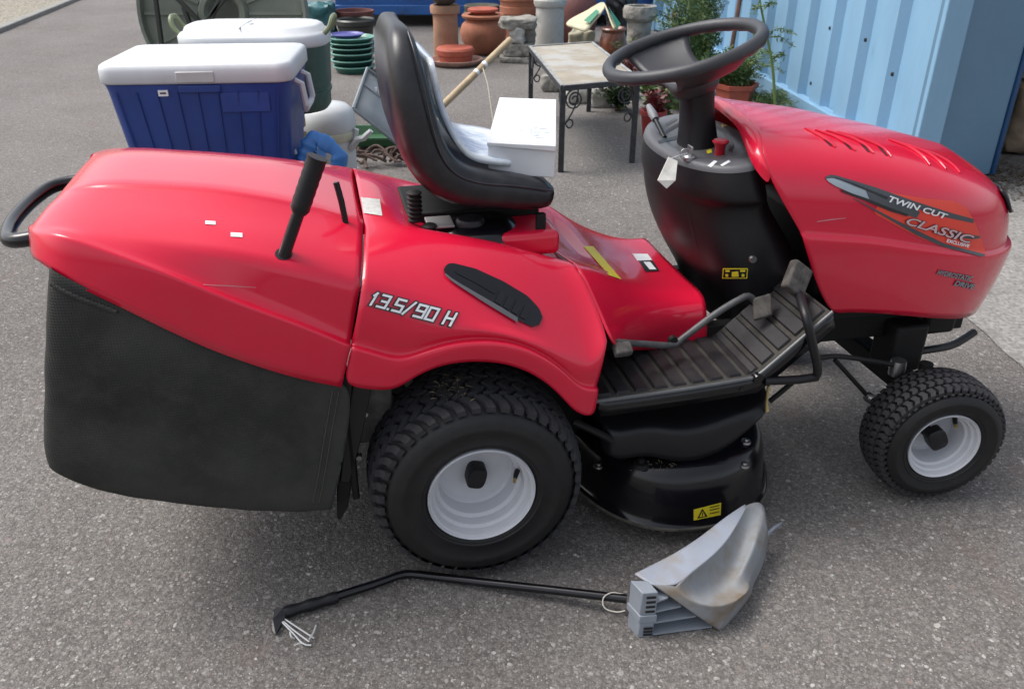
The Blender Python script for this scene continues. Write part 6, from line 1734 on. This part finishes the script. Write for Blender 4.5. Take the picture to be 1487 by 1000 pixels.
P = [Vector((0, 0, 0)), WY(1122, 100, p.y) - Vector((p.x, p.y, 0)), WY(1113, 50, p.y) - Vector((p.x, p.y, 0)), WY(1104, 5, p.y) - Vector((p.x, p.y, 0)), WY(1098, -40, p.y) - Vector((p.x, p.y, 0))]
V, Fc = tube_geo(crv(P, 20), [0.011 - 0.0003 * i for i in range(20)], 8); obj('stem', V, Fc, STEM, e)
rn = random.Random(13); LV, LF, parts = [], [], []
for (bx, by), (tx, ty2) in (((1113, 50), (1150, 48)), ((1113, 55), (1150, 68)), ((1104, 12), (1095, 20)), ((1115, 60), (1095, 50)), ((1122, 90), (1140, 82)), ((1106, 20), (1125, 5))):
    a = WY(bx, by, p.y) - Vector((p.x, p.y, 0)); b = WY(tx, ty2, p.y - 0.03) - Vector((p.x, p.y, 0))
    C = [a.lerp(b, t / 8) + Vector((0, 0, 0.03 * math.sin(t / 8 * 3.1))) for t in range(9)]
    parts.append(tube_geo(C, 0.002, 5))
    for q in C[2:]:
        for m in range(6):
            leaf_quads(LV, LF, q, Vector((rn.gauss(0, 1), rn.gauss(0, 1), rn.gauss(-0.3, 0.6))), rn.uniform(0.02, 0.045), 0.005, rn)
V, Fc = join(parts); obj('twigs', V, Fc, STEM, e); obj('foliage', LV, LF, LEAF, e, smooth=False)
# rusty stake
p = G(1052, 165)
stk = tube('rusty_stake', [Vector((p.x, p.y + 0.1, 0)), WY(1076, -10, p.y + 0.15)], 0.016, mk('rusty_brown', (0.13, 0.07, 0.05), 0.85, 0.4, 20), None, 8)
tag(stk, 'thin rusty brown stake leaning among the plants by the container', 'stake')
# red pot and foliage by the right table legs
p = G(948, 200)
rp = lathe('red_pot', [(0.055, 0.0), (0.06, 0.01), (0.075, 0.13), (0.085, 0.135), (0.085, 0.16), (0.07, 0.16), (0, 0.12)], mk('bright_red_pot', (0.28, 0.03, 0.03), 0.4, 0.15), None, 28); rp.location = (p.x, p.y + 0.05, 0)
tag(rp, 'red plastic pot between the table leg and the mower console', 'pot')
plant('red_leaf_plant', (p.x, p.y + 0.05, 0), 'red and green leafy plant growing in the red pot', 16, 0.20, 0.15, 0.07, REDL, DRY, 15, z0=0.12, per=6, feather=False, stem_r=0.004)
plant('bushy_plant', (p.x + 0.08, p.y + 0.35, 0), 'bushy green plant behind the red pot', 34, 0.40, 0.22, 0.085, LEAF, STEM, 16, z0=0.0, per=10, feather=False, stem_r=0.004)
p = G(900, 165)
plant('low_shrub', (p.x, p.y + 0.1, 0), 'low dark green shrub under the right end of the table', 40, 0.26, 0.24, 0.060, LEAF2, DRY, 18, per=8, feather=False, stem_r=0.003)
p = G(925, 150)
plant('dark_red_shrub', (p.x, p.y + 0.2, 0), 'dark reddish leafy plant behind the right table leg', 18, 0.34, 0.20, 0.075, REDL, DRY, 19, per=8, feather=False, stem_r=0.004)
p = G(890, 118)
plant('pale_shrub', (p.x + 0.1, p.y + 0.1, 0), 'pale mottled small shrub behind the table below the planter', 20, 0.34, 0.25, 0.07, mk('mottled_leaf', (0.20, 0.22, 0.11), 0.6, 0.5, 30, col2=(0.07, 0.09, 0.03), c2scale=15), DRY, 20, per=8, feather=False, stem_r=0.004)
p = G(1110, 175)
plant('trailing_plant', (p.x, p.y + 0.05, 0), 'low trailing green plant between planter and hood', 26, 0.24, 0.30, 0.07, LEAF, STEM, 24, per=10, curl=2.0)
